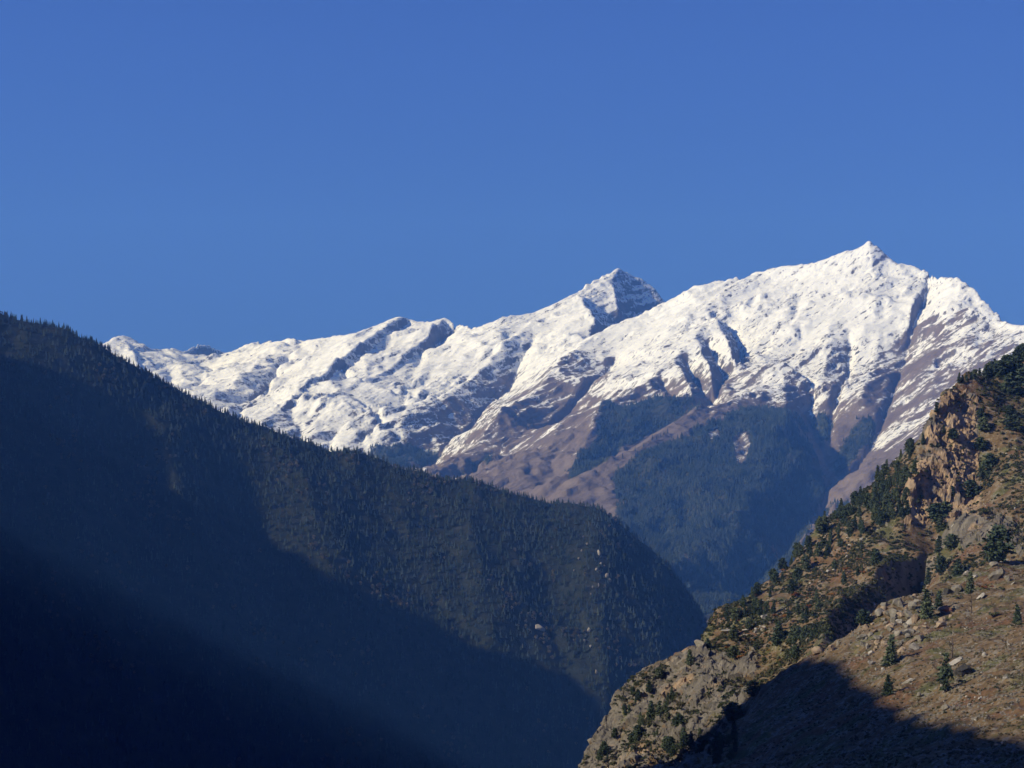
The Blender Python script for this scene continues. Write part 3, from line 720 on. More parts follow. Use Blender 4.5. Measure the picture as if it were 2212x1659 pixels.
def puff_shape(seed, n=46):
    """a loose round-headed tree for far slopes"""
    r = np.random.default_rng(seed); d = r.normal(size=(n, 3)); d /= np.linalg.norm(d, axis=1, keepdims=True)
    c = d * r.uniform(0.5, 1.0, (n, 1)) * (0.27, 0.27, 0.40) + (0, 0, 0.58)
    v, f = cards(c, 0.17, r, 0.5, 1.3)
    return v, np.concatenate([f[:, :3], f[:, [0, 2, 3]]])

def scatter_mesh(name, shapes, pos, size, mat, tint=None, wide=None, tilt=0.0):
    """ONE mesh for what nobody could count: many small copies written out"""
    r = np.random.default_rng(len(pos)); V = []; F = []; T = []; n = 0
    which = r.integers(0, len(shapes), len(pos))
    for k, (v, f) in enumerate(shapes):
        ids = np.nonzero(which == k)[0]
        if not len(ids): continue
        a = r.uniform(0, 6.283, len(ids)); c, s_ = np.cos(a)[:, None], np.sin(a)[:, None]
        w = (wide[ids] if wide is not None else np.ones(len(ids)))[:, None]; h = size[ids][:, None]
        x = (v[None, :, 0] * c - v[None, :, 1] * s_) * h * w; y = (v[None, :, 0] * s_ + v[None, :, 1] * c) * h * w; z = v[None, :, 2] * h
        co = np.stack([x, y, z], -1) + pos[ids][:, None, :]
        V.append(co.reshape(-1, 3)); m = len(v)
        F.append((f[None] + (n + m * np.arange(len(ids)))[:, None, None]).reshape(-1, f.shape[1])); n += m * len(ids)
        T.append(np.repeat(tint[ids] if tint is not None else r.uniform(0, 1, len(ids)), m))
    o = raw_mesh(name, np.concatenate(V), np.concatenate(F), mat, {'tint': np.concatenate(T)}, shade=False)
    tag(o, kind='stuff'); return o

# ------------------------------------------------------------------ plants and stones: materials
def leaf_material(name, stops, attr=None, translucent=0.0):
    m = NT(name)
    if attr: v = m.attr(attr)
    else:
        oi = m.n.new('ShaderNodeObjectInfo'); v = oi.outputs['Random']
    n = m.noise(m.map(), 1 / 0.8 if not attr else 1 / 6, 3, 0.6)
    v = m.math('ADD', m.math('MULTIPLY', v, 0.75), m.math('MULTIPLY', m.math('SUBTRACT', n, 0.38), 0.9), True)
    m.color(m.ramp(v, stops)); m.b.inputs['Roughness'].default_value = 0.75
    return m.m
MAT = {}
def plant_materials():
    MAT['needle'] = leaf_material("pine_needles", [(0.0, (0.026, 0.042, 0.030)), (0.5, (0.055, 0.078, 0.048)), (1.0, (0.105, 0.124, 0.068))])
    MAT['juniper'] = leaf_material("juniper_leaves", [(0.0, (0.034, 0.044, 0.024)), (0.5, (0.070, 0.080, 0.040)), (1.0, (0.125, 0.120, 0.060))])
    MAT['scrub'] = leaf_material("dry_scrub", [(0.0, (0.060, 0.050, 0.034)), (0.5, (0.115, 0.090, 0.058)), (1.0, (0.17, 0.14, 0.085))])
    MAT['rust'] = leaf_material("autumn_leaves", [(0.0, (0.13, 0.050, 0.020)), (0.5, (0.23, 0.095, 0.030)), (1.0, (0.30, 0.17, 0.05))])
    MAT['fir'] = leaf_material("fir_needles", [(0.0, (0.013, 0.027, 0.022)), (0.45, (0.034, 0.050, 0.043)), (0.8, (0.060, 0.079, 0.066)), (1.0, (0.10, 0.108, 0.090))], 'tint')
    MAT['fir_one'] = leaf_material("crest_fir_needles", [(0.0, (0.012, 0.018, 0.013)), (1.0, (0.040, 0.048, 0.027))])
    MAT['pale'] = leaf_material("bare_crowns", [(0.0, (0.055, 0.050, 0.036)), (0.5, (0.095, 0.084, 0.060)), (1.0, (0.14, 0.12, 0.08))], 'tint')
    MAT['scrub_far'] = leaf_material("scrub_leaves", [(0.0, (0.020, 0.030, 0.017)), (0.40, (0.050, 0.058, 0.030)), (0.7, (0.10, 0.082, 0.050)), (1.0, (0.17, 0.13, 0.075))], 'tint')
    m = NT("bark"); m.color(m.ramp(m.noise(m.map((1, 1, 0.2)), 5, 5, 0.6), [(0.3, (0.045, 0.034, 0.026)), (0.7, (0.12, 0.09, 0.07))])); MAT['bark'] = m.m
    m = NT("dead_wood"); m.color(m.ramp(m.noise(m.map((1, 1, 0.2)), 5, 5, 0.6), [(0.3, (0.055, 0.042, 0.034)), (0.7, (0.15, 0.115, 0.09))])); MAT['dead'] = m.m
    m = NT("bleached_wood"); m.color(m.ramp(m.noise(m.map((1, 1, 0.2)), 5, 5, 0.6), [(0.3, (0.22, 0.20, 0.17)), (0.7, (0.36, 0.33, 0.29))])); MAT['bleached'] = m.m
    def stone(name, cols, lichen=True):
        m = NT(name); n1 = m.noise(m.map(), 1 / 1.4, 7, 0.65); n2 = m.noise(m.map(), 1 / 0.35, 5, 0.65)
        oi = m.n.new('ShaderNodeObjectInfo')
        v = m.math('ADD', m.math('MULTIPLY', n1, 0.8), m.math('MULTIPLY', oi.outputs['Random'], 0.22))
        c = m.ramp(v, cols)
        if lichen: c = m.mix(m.math('MULTIPLY', m.step(m.noise(m.map((1, 1, 1), (1, 2, 3)), 1 / 2.2, 6, 0.7), 0.54, 0.66), 0.6), c, (0.13, 0.12, 0.06))
        m.color(c); m.normal(m.bump(n2, 0.10, 0.8, m.bump(n1, 0.35, 0.8))); return m.m
    MAT['stone'] = stone("grey_stone", [(0.28, (0.085, 0.077, 0.066)), (0.5, (0.20, 0.18, 0.15)), (0.78, (0.34, 0.30, 0.245))])
    MAT['tan'] = stone("tan_stone", [(0.28, (0.12, 0.085, 0.06)), (0.5, (0.27, 0.20, 0.14)), (0.78, (0.40, 0.32, 0.23))], False)
    MAT['pale_stone'] = stone("pale_stone", [(0.28, (0.22, 0.20, 0.18)), (0.5, (0.36, 0.33, 0.29)), (0.78, (0.50, 0.46, 0.40))], False)
    MAT['hill_stone'] = stone("weathered_stone", [(0.28, (0.12, 0.11, 0.10)), (0.5, (0.22, 0.20, 0.175)), (0.78, (0.34, 0.31, 0.27))], False)
    MAT['shaded_stone'] = stone("shaded_stone", [(0.28, (0.025, 0.024, 0.024)), (0.5, (0.055, 0.052, 0.05)), (0.78, (0.10, 0.095, 0.085))])  # grey stone darkened to near black, shade put into the colour
    MAT['rusty_stone'] = stone("rusty_stone", [(0.35, (0.30, 0.27, 0.23)), (0.55, (0.26, 0.20, 0.16)), (0.62, (0.24, 0.095, 0.045)), (0.8, (0.30, 0.13, 0.06))], False)
plant_materials()

# ------------------------------------------------------------------ woods too many to count
def pick(p, mask, n, r):
    w = (p.YY ** 2 * mask).ravel(); i = r.choice(w.size, n, p=w / w.sum())
    iy, ix = np.unravel_index(i, p.YY.shape)
    u = p.u[ix] + r.uniform(-0.5, 0.5, n) * p.du; Y = p.Y[iy] * np.exp(r.uniform(-0.5, 0.5, n) * p.dl)
    X = u * Y; return np.stack([X, Y, p.height(X, Y)], -1)

def build_woods():
    r = np.random.default_rng(3)
    firs = [fir_shape(k) for k in range(6)]; puffs = [puff_shape(k) for k in range(5)]
    # the wooded hill
    p = hillP; px, py = p.proj(); vis = p.visible(0.004)
    base = ((p.u[None, :] > -0.30) & (p.u[None, :] < 0.15) & vis).astype(float)
    bare = smooth(poly_mask(px, py, [(1235, 1165), (1290, 1170), (1318, 1225), (1300, 1270), (1250, 1265), (1225, 1230)]).astype(float), 4) * 0.55 + poly_mask(px, py, [(1146, 1345), (1170, 1345), (1190, 1372), (1165, 1372)]) * 1.0 \
        + 0.5 * poly_mask(px, py, [(1265, 1350), (1290, 1380), (1290, 1450), (1265, 1440)])
    dens = base * np.clip(1 - bare, 0, 1) * np.clip(0.85 + 0.5 * fbm(p.XX / 110, p.YY / 110, 3, 7), 0.3, 1.3)
    pos = pick(p, dens, 44000, r)
    leafy = fbm(pos[:, 0] / 120, pos[:, 1] / 120, 3, 15) + r.normal(0, 0.35, len(pos)) > 0.80
    pos[:, 2] -= 0.4
    t = np.clip(0.32 + 0.35 * fbm(pos[:, 0] / 70, pos[:, 1] / 70, 3, 19) + r.normal(0, 0.17, len(pos)), 0, 1)
    A = pos[~leafy]; B = pos[leafy]
    scatter_mesh("forest", firs, A, 6 + 9.5 * r.uniform(0, 1, len(A)) ** 1.4, MAT['fir'], t[~leafy], r.uniform(0.8, 1.35, len(A)))
    scatter_mesh("woods", puffs, B, r.uniform(6.5, 11, len(B)), MAT['pale'], t[leafy], r.uniform(1.0, 1.5, len(B)))
    # the far wooded flanks under the snow
    p = rangeP; px, py = p.proj(); vis = p.visible(0.003)
    w = np.clip((p.woods - 0.35) * 2.2, 0, 1) * vis * np.clip(0.7 + 0.7 * fbm(p.XX / 160, p.YY / 160, 3, 12), 0.05, 1.3)
    lower = poly_mask(px, py, [(1330, 1010), (1560, 900), (1690, 875), (1790, 1060), (1565, 1340), (1400, 1230)])
    low_r = poly_mask(px, py, [(1560, 1340), (1650, 1265), (1745, 1150), (1795, 1085), (1870, 1090), (1760, 1220), (1640, 1360)])
    pos = pick(p, w * (0.6 + 0.4 * lower) + 0.12 * low_r * vis, 20000, r); pos[:, 2] -= 0.6
    t = np.clip(0.44 + 0.40 * fbm(pos[:, 0] / 150, pos[:, 1] / 150, 3, 29) + r.normal(0, 0.15, len(pos)), 0, 1)
    scatter_mesh("forest", firs, pos, r.uniform(13, 25, len(pos)), MAT['fir'], t, r.uniform(0.85, 1.25, len(pos)))
build_woods()

# firs one can tell apart along crests
def solo(name, mesh_name, shape, mat):
    v, f = shape; o = raw_mesh(mesh_name, v, f, mat, shade=False, link=False); return o.data
def build_crest_firs():
    r = np.random.default_rng(17)
    meshes = [solo("fir_tree", "fir_tree", fir_shape(50 + k, 5, 7), MAT['fir_one']) for k in range(5)]
    proto = bpy.data.objects.new("fir_tree", meshes[0])
    def put(P, h, label, group, w=1.0):
        o = proto.copy(); o.data = meshes[int(r.integers(0, 5))]; C.objects.link(o); o.location = P; o.scale = (h * w, h * w, h); o.rotation_euler = (0, 0, r.uniform(0, 6.28))
        tag(o, label, "fir tree", group)
    p = hillP; px = -2.0
    zones = [(0, 230, "dark fir on the upper left of the wooded crest, against blue sky", "firs on the crest against the blue sky"),
             (230, 560, "dark fir on the wooded crest, against the far small snowy peaks", "firs on the crest against the far snowy peaks"),
             (560, 800, "dark fir on the wooded crest, against the snowfield's lower edge", "firs on the crest against the foot of the snow"),
             (800, 1240, "dark fir on the wooded crest, against the brown grassy flank", "firs on the crest against the brown flank"),
             (1240, 1545, "dark fir on the steep lower nose of the wooded hill's crest", "firs on the steep nose of the wooded hill")]
    while px < 1536:
        px += r.exponential(6.5) + 2.5
        u = float(U(px)); ix = int(np.clip(round((u - p.u[0]) / p.du), 0, p.nx - 1)); col = p.z[:, ix] / p.Y; iy = int(np.argmax(col))
        if px > 1536: break
        Y = p.Y[iy] - r.uniform(0, 10); P = (u * Y, Y, float(p.height(np.array([u * Y]), np.array([Y]))[0]) - 0.4)
        z = next(q for q in zones if px < q[1])
        put(P, 6.5 + 8.5 * r.uniform(0, 1) ** 1.5, z[2], z[3], r.uniform(0.5, 0.85))
    for px, py in ((1409, 954), (1418, 951), (1427, 946), (1434, 941), (1442, 938), (1499, 930), (1525, 919), (1390, 966), (1372, 976), (1345, 992)):
        P = rangeP.hit(px, py, 6800); put(P, r.uniform(20, 30), "lone dark fir on the far brown ridge below the snow", "firs on the far brown ridge", 0.8)
build_crest_firs()

def build_hill_rocks():
    r = np.random.default_rng(31)
    meshes = [raw_mesh("rock_outcrop", *rock_shape(k + 120, 0.8), MAT['hill_stone'], shade=False, link=False).data for k in range(4)]
    proto = bpy.data.objects.new("rock_outcrop", meshes[0])
    L_ = [(1163, 1360, 31, 12, "long pale rock slab bared low on the wooded hill, tilted down to the right"), (1293, 1193, 9, 11, "bright pale rock tooth standing highest among the trees of the hill's nose"), (1311, 1241, 13, 14, "largest pale rock on the wooded hill's nose"),
          (1287, 1452, 7, 11, "lowest pale rock on the wooded hill, just above its shaded foot"), (1270, 1362, 9, 12, "pale rock alone among firs halfway down the hill's nose")]
    G_ = [(1268, 1176, 8, 7), (1260, 1160, 6, 5), (1250, 1206, 8, 6), (1289, 1231, 8, 7), (1317, 1257, 8, 8), (1298, 1222, 7, 6), (1280, 1272, 8, 6), (1293, 1268, 6, 9), (1276, 1286, 5, 5), (1262, 1382, 7, 8), (1290, 1380, 6, 6), (1276, 1400, 8, 6), (1256, 1190, 6, 6), (1305, 1228, 6, 6), (1240, 1232, 5, 4)]
    for q in L_ + [g + ("small pale rock among the firs on the nose of the wooded hill",) for g in G_]:
        px, py, w, h, lab = q; P = hillP.hit(px, py + h * 0.4, 1500); k = K * P[1]
        o = proto.copy(); o.data = meshes[int(r.integers(0, 4))]; C.objects.link(o); o.location = P + np.array([0, -4, h * k * 0.15 + 1.2]); o.scale = (w * k / 2, w * k / 2 * 0.8, h * k / 2 / 0.62)
        o.rotation_euler = (0.2, 0.45 if w > 20 else r.normal(0, 0.2), r.normal(0, 0.3) if w > 20 else r.uniform(0, 6.28))
        tag(o, lab, "rock outcrop", None if q in L_ else "small pale rocks on the wooded hill")
build_hill_rocks()


# ------------------------------------------------------------------ the near slope: every tree, bush and boulder on its own
PXR = K                                                  # tangent per tracing unit
def ground(px, py, ymin=200):
    P = slopeP.hit(px, py, ymin); return P
def build_slope_things():
    r = np.random.default_rng(23)
    # ---- pines
    protos = {}
    def pine_proto(form, seed):
        (cv, cf), (tv, tf) = pine_shape(seed, form)
        root = bpy.data.objects.new("pine_tree", None); root.empty_display_size = 0.1
        c = raw_mesh("crown", cv, cf, MAT['needle'], shade=False, link=False); t = raw_mesh("trunk", tv, tf, MAT['bark'], link=False)
        protos.setdefault(form, []).append((root, c, t))
    for form, seeds in (('cone', (1, 2, 3, 4)), ('slim', (5, 6)), ('broad', (7, 8, 9)), ('open', (10, 11))):
        for q in seeds: pine_proto(form, q)
    def pine(form, P, h, label, group=None, w=1.0, k=None):
        lst = protos[form]; root, c, t = lst[int(r.integers(0, len(lst))) if k is None else k]
        o = root.copy(); C.objects.link(o); o.location = P; o.scale = (h * w, h * w, h); o.rotation_euler = (r.normal(0, 0.03), r.normal(0, 0.03), r.uniform(0, 6.28))
        for part in (c, t):
            q = part.copy(); C.objects.link(q); q.parent = o
        tag(o, label, "pine tree", group); return o
    def pine_at(form, px, py, hpx, wpx, label, group=None, ymin=200, k=None):
        P = ground(px, py, ymin); h = hpx * PXR * P[1]; P = P - np.array([0, 0, 0.03 * h])
        base = dict(cone=0.42, slim=0.27, broad=0.62, open=0.46)[form]
        return pine(form, P, h, label, group, float(np.clip((wpx / hpx) / base, 0.6, 1.7)), k)
    hand = [
        ('open', 2043, 1496, 86, 42, "tall open pine with bare lower gaps beside the dark overhung boulder on the brown scree"),
        ('cone', 1921, 1438, 66, 33, "dense dark cone-shaped pine below the boulder field, casting a long shadow to its right"),
        ('cone', 2003, 1336, 63, 36, "broad dark pine in the middle of the boulder field, larger of a touching pair"),
        ('slim', 2028, 1318, 42, 19, "narrow dark pine touching the right side of the broad pine in the boulder field"),
        ('cone', 2095, 1282, 48, 23, "grey-green rounded pine standing just behind the bare dead tree"),
        ('cone', 2198, 1346, 41, 22, "dull brown-green pine with low bushes at the right edge of the scree"),
        ('broad', 2157, 1215, 80, 62, "large spreading pine with visible limbs under the striped rock band"),
        ('broad', 2033, 1242, 40, 28, "bushy dark pine at the head of the boulder ridge, left of two"),
        ('cone', 2069, 1245, 39, 26, "bushy dark pine at the head of the boulder ridge, right of two"),
        ('slim', 2026, 1193, 36, 17, "green pine beside the thin upright pale stone"),
        ('broad', 2057, 1187, 33, 34, "round-headed pine above the head of the boulder ridge"),
        ('slim', 2005, 1262, 36, 15, "small dark pine at the rim of the shaded gully"),
        ('broad', 1866, 1350, 32, 30, "dark squat pine overhanging the shaded gully from the scree edge"),
        ('cone', 1920, 1502, 44, 28, "dark pine at the upper rim of the large foreground shadow"),
        ('broad', 2022, 1134, 46, 44, "big dark pine clump hugging the foot of the tan cliff"),
        ('broad', 2042, 1120, 36, 32, "dark pine to the right of the big clump at the tan cliff's foot"),
        ('cone', 2033, 1146, 34, 26, "dark green pine just below the tan cliff's foot"),
        ('broad', 2098, 1079, 40, 36, "wide dark pine under the cliff's right column"),
        ('slim', 2057, 1079, 28, 16, "narrow dark pine in the shaded cleft of the tan cliff"),
        ('cone', 2073, 1096, 20, 17, "small dark pine on the ledge below the cliff's cleft"),
        ('broad', 2126, 936, 32, 26, "dark pine beside the top of the cliff's right column"),
        ('broad', 2119, 906, 24, 20, "dark bushy pine above the cliff's right column"),
        ('broad', 2185, 932, 36, 38, "wide dark pine on the brown slope right of the cliff, largest there"),
        ('broad', 2182, 899, 24, 32, "low wide pine on the brown slope above the wide dark one"),
        ('broad', 2117, 977, 28, 28, "dark pine on the cliff's right shoulder, highest of three in a line"),
        ('broad', 2137, 1012, 32, 30, "dark pine on the cliff's right shoulder, middle of three in a line"),
        ('broad', 2127, 1034, 30, 30, "dark pine on the cliff's right shoulder, lowest of three in a line"),
        ('slim', 2023, 892, 22, 12, "thin layered pine leaning out from the very edge of the cliff top"),
        ('broad', 2058, 949, 24, 24, "dark pine on the grassy ledge halfway up the cliff"),
        ('slim', 2039, 935, 17, 10, "tiny dark pine on the upper face of the cliff"),
        ('cone', 1681, 1391, 48, 35, "largest dark pine on the scrubby face above the crag"),
        ('cone', 1712, 1388, 35, 25, "dark pine just right of the largest one on the scrubby face"),
        ('broad', 1720, 1423, 28, 28, "black-green pine at the upper rim of the foreground shadow above the crag"),
        ('cone', 1490, 1437, 32, 21, "dark pine on the skyline just above the pale crag"),
        ('cone', 1632, 1405, 19, 13, "small pine on the brown patch above the crag"),
        ('broad', 1586, 1424, 28, 28, "dark round pine below the brown patch above the crag"),
        ('cone', 1532, 1401, 23, 18, "dark pine right of the grey rock on the skyline"),
        ('cone', 1403, 1495, 25, 17, "dark pine on the crag's sunny left face, highest there"),
        ('slim', 1442, 1518, 21, 12, "narrow pine in front of a shaded crack in the crag"),
        ('cone', 1424, 1547, 33, 22, "dark pine in the middle of the crag, right of a touching pair"),
        ('cone', 1406, 1549, 36, 22, "dark pine in the middle of the crag, left of a touching pair"),
        ('cone', 1379, 1514, 22, 17, "dark pine near the crag's left edge"),
        ('broad', 1379, 1592, 24, 24, "dark bushy pine low on the crag's left side"),
        ('broad', 1466, 1572, 28, 26, "dark pine at the foot of the crag's central rib"),
        ('broad', 1588, 1560, 42, 48, "wide dark pine mass at the crag's right end, beside the foreground shadow"),
        ('broad', 1625, 1500, 30, 30, "dark pine at the corner where crag and foreground shadow meet"),
        ('broad', 2187, 852, 46, 48, "massive dark pine below the crest at the upper right edge"),
        ('broad', 2160, 815, 36, 38, "broad dark pine in the crest stand at the upper right"),
    ]
    for f, px, py, h, w, lab in hand: pine_at(f, px, py, h, w, lab)
    n = len(hand)
    crest = [(2071, 829, 24, 'open'), (2080, 828, 18, 'slim'), (2088, 824, 20, 'open'), (2098, 820, 16, 'slim'), (2106, 818, 20, 'broad'), (2117, 813, 18, 'slim'), (2126, 804, 30, 'slim'), (2134, 802, 26, 'slim'), (2141, 799, 28, 'broad'), (2147, 797, 32, 'open'),
             (2155, 794, 26, 'broad'), (2163, 790, 32, 'open'), (2174, 787, 30, 'broad'), (2181, 785, 26, 'broad'), (2190, 784, 28, 'cone'), (2200, 780, 32, 'broad'), (2210, 776, 34, 'broad'), (2150, 812, 26, 'broad'), (2176, 812, 34, 'broad'), (2196, 806, 36, 'broad'), (2206, 830, 34, 'broad')]
    for px, py, h, f in crest: pine_at(f, px, py, h, h * (0.9 if f == 'broad' else 0.5), "dark pine of the dense stand on the upper right crest, against the snow", "pines of the stand on the upper right crest"); n += 1
    # stands: (polygon, how many, height range m, forms, label, group)
    stands = [
        ([(1870, 1060), (1940, 990), (1998, 950), (1995, 1000), (1962, 1040), (1962, 1120), (1900, 1140), (1850, 1100)], 62, (5, 9), ('cone', 'broad', 'cone'), "dark pine of the dense stand on the slope left of the tan cliff", "pines of the stand left of the cliff"),
        ([(1700, 1215), (1790, 1110), (1870, 1060), (1850, 1110), (1890, 1150), (1800, 1190), (1730, 1250)], 46, (4, 8), ('cone', 'broad'), "dark pine among pale rocks below the stand left of the cliff", "pines among pale rocks below the cliff stand"),
        ([(1560, 1340), (1640, 1270), (1710, 1215), (1740, 1250), (1680, 1320), (1600, 1390), (1540, 1400)], 36, (3.5, 7), ('cone', 'broad'), "dark pine along the lower skyline of the scrubby slope", "pines along the lower skyline"),
        ([(1700, 1330), (1760, 1260), (1850, 1200), (1930, 1180), (1900, 1220), (1790, 1290), (1770, 1380), (1700, 1420)], 18, (3.5, 6.5), ('cone', 'broad'), "small pine among scrub beside the shaded gully", "small pines beside the shaded gully"),
        ([(1260, 1659), (1320, 1550), (1390, 1450), (1470, 1480), (1440, 1560), (1420, 1659)], 22, (2.8, 5.5), ('cone', 'broad'), "small dark pine rooted in the crag's left face", "small pines on the crag's left face"),
        ([(1420, 1659), (1440, 1600), (1560, 1560), (1610, 1560), (1590, 1659)], 24, (3, 6.5), ('broad', 'cone'), "dark pine at the crag's foot, near the bottom edge", "pines at the crag's foot"),
    ]
    for poly, cnt, hr, forms, lab, grp in stands:
        xs = [q[0] for q in poly]; ys = [q[1] for q in poly]; k = 0
        while k < cnt:
            px, py = r.uniform(min(xs), max(xs)), r.uniform(min(ys), max(ys))
            if not poly_mask(np.array([px]), np.array([py]), poly)[0]: continue
            P = ground(px, py); h = r.uniform(*hr); f = forms[int(r.integers(0, len(forms)))]
            pine(f, P - np.array([0, 0, 0.03 * h]), h, lab, grp, r.uniform(0.85, 1.25)); k += 1; n += 1
    # ---- dead trees
    for px, py, hpx, mat, lab, sd in ((2098.6, 1327, 46, 'dead', "bare dead tree with a leaning dark trunk at the edge of the boulder field", 3), (2056, 1422, 49, 'dead', "bare dead tree with upswept branches above the flat grey slab", 5),
                                     (2176, 1400, 24, 'bleached', "thin bleached snag on the stony scree near the right edge", 8), (1716, 1313, 9, 'dead', "stub of a dead trunk beside the orange bush", 9), (2058, 1372, 18, 'bleached', "small grey leafless sapling among boulders below the dead tree", 12)):
        (tv, tf), (bv, bf) = dead_shape(sd); P = ground(px, py); h = hpx * PXR * P[1]
        o = bpy.data.objects.new("dead_tree", None); C.objects.link(o); o.location = P - np.array([0, 0, 0.02 * h]); o.scale = (h * 1.25, h * 1.25, h); o.rotation_euler = (0, -0.06 if sd == 3 else 0.03, 0.4)
        t = raw_mesh("trunk", tv, tf, MAT[mat]); t.parent = o; b = raw_mesh("branches", bv, bf, MAT[mat]); b.parent = o
        tag(o, lab, "dead tree")
    # ---- boulders
    rocks = [raw_mesh("boulder", *rock_shape(k + 2, 0.62 + 0.06 * k), MAT['stone'], shade=False, link=False).data for k in range(7)]
    slabs = [raw_mesh("boulder", *rock_shape(k + 40, 0.75, True), MAT['stone'], shade=False, link=False).data for k in range(3)]
    proto = bpy.data.objects.new("boulder", rocks[0])
    def boulder(P, w, h, lab, grp=None, mat=None, slab=False, tilt=None):
        o = proto.copy(); o.data = (slabs if slab else rocks)[int(r.integers(0, 3 if slab else 7))]; C.objects.link(o)
        o.location = P; o.scale = (w / 2, w / 2 * r.uniform(0.8, 1.1), h / 2 / (0.42 if slab else 0.62)); o.rotation_euler = (r.normal(0, 0.15), tilt if tilt is not None else r.normal(0, 0.2), r.uniform(0, 6.28) if tilt is None else r.normal(0, 0.3))
        if mat:
            o.material_slots[0].link = 'OBJECT'; o.material_slots[0].material = MAT[mat]
        tag(o, lab, "boulder", grp); return o
    def b_at(px, py, wpx, hpx, lab, mat=None, slab=False, tilt=None, grp=None, ymin=200):
        P = ground(px, py + hpx * 0.30, ymin); q = PXR * P[1]
        return boulder(P + np.array([0, 0, hpx * q * 0.20]), wpx * q * 1.12, hpx * q * 1.12, lab, grp, mat, slab, tilt)
    five = lambda cx, cy, w, h: (1727.9 + .1627 * cx, 1214.9 + .1627 * cy, w * .1627, h * .1627)
    three = lambda cx, cy, w, h: (1941.7 + .1302 * cx, 1150.1 + .1302 * cy, w * .1302, h * .1302)
    four = lambda cx, cy, w, h: (1941.7 + .1302 * cx, 1339.1 + .1302 * cy, w * .1302, h * .1302)
    seven = lambda cx, cy, w, h: (1430.9 + .1562 * cx, 1241.9 + .1562 * cy, w * .1562, h * .1562)
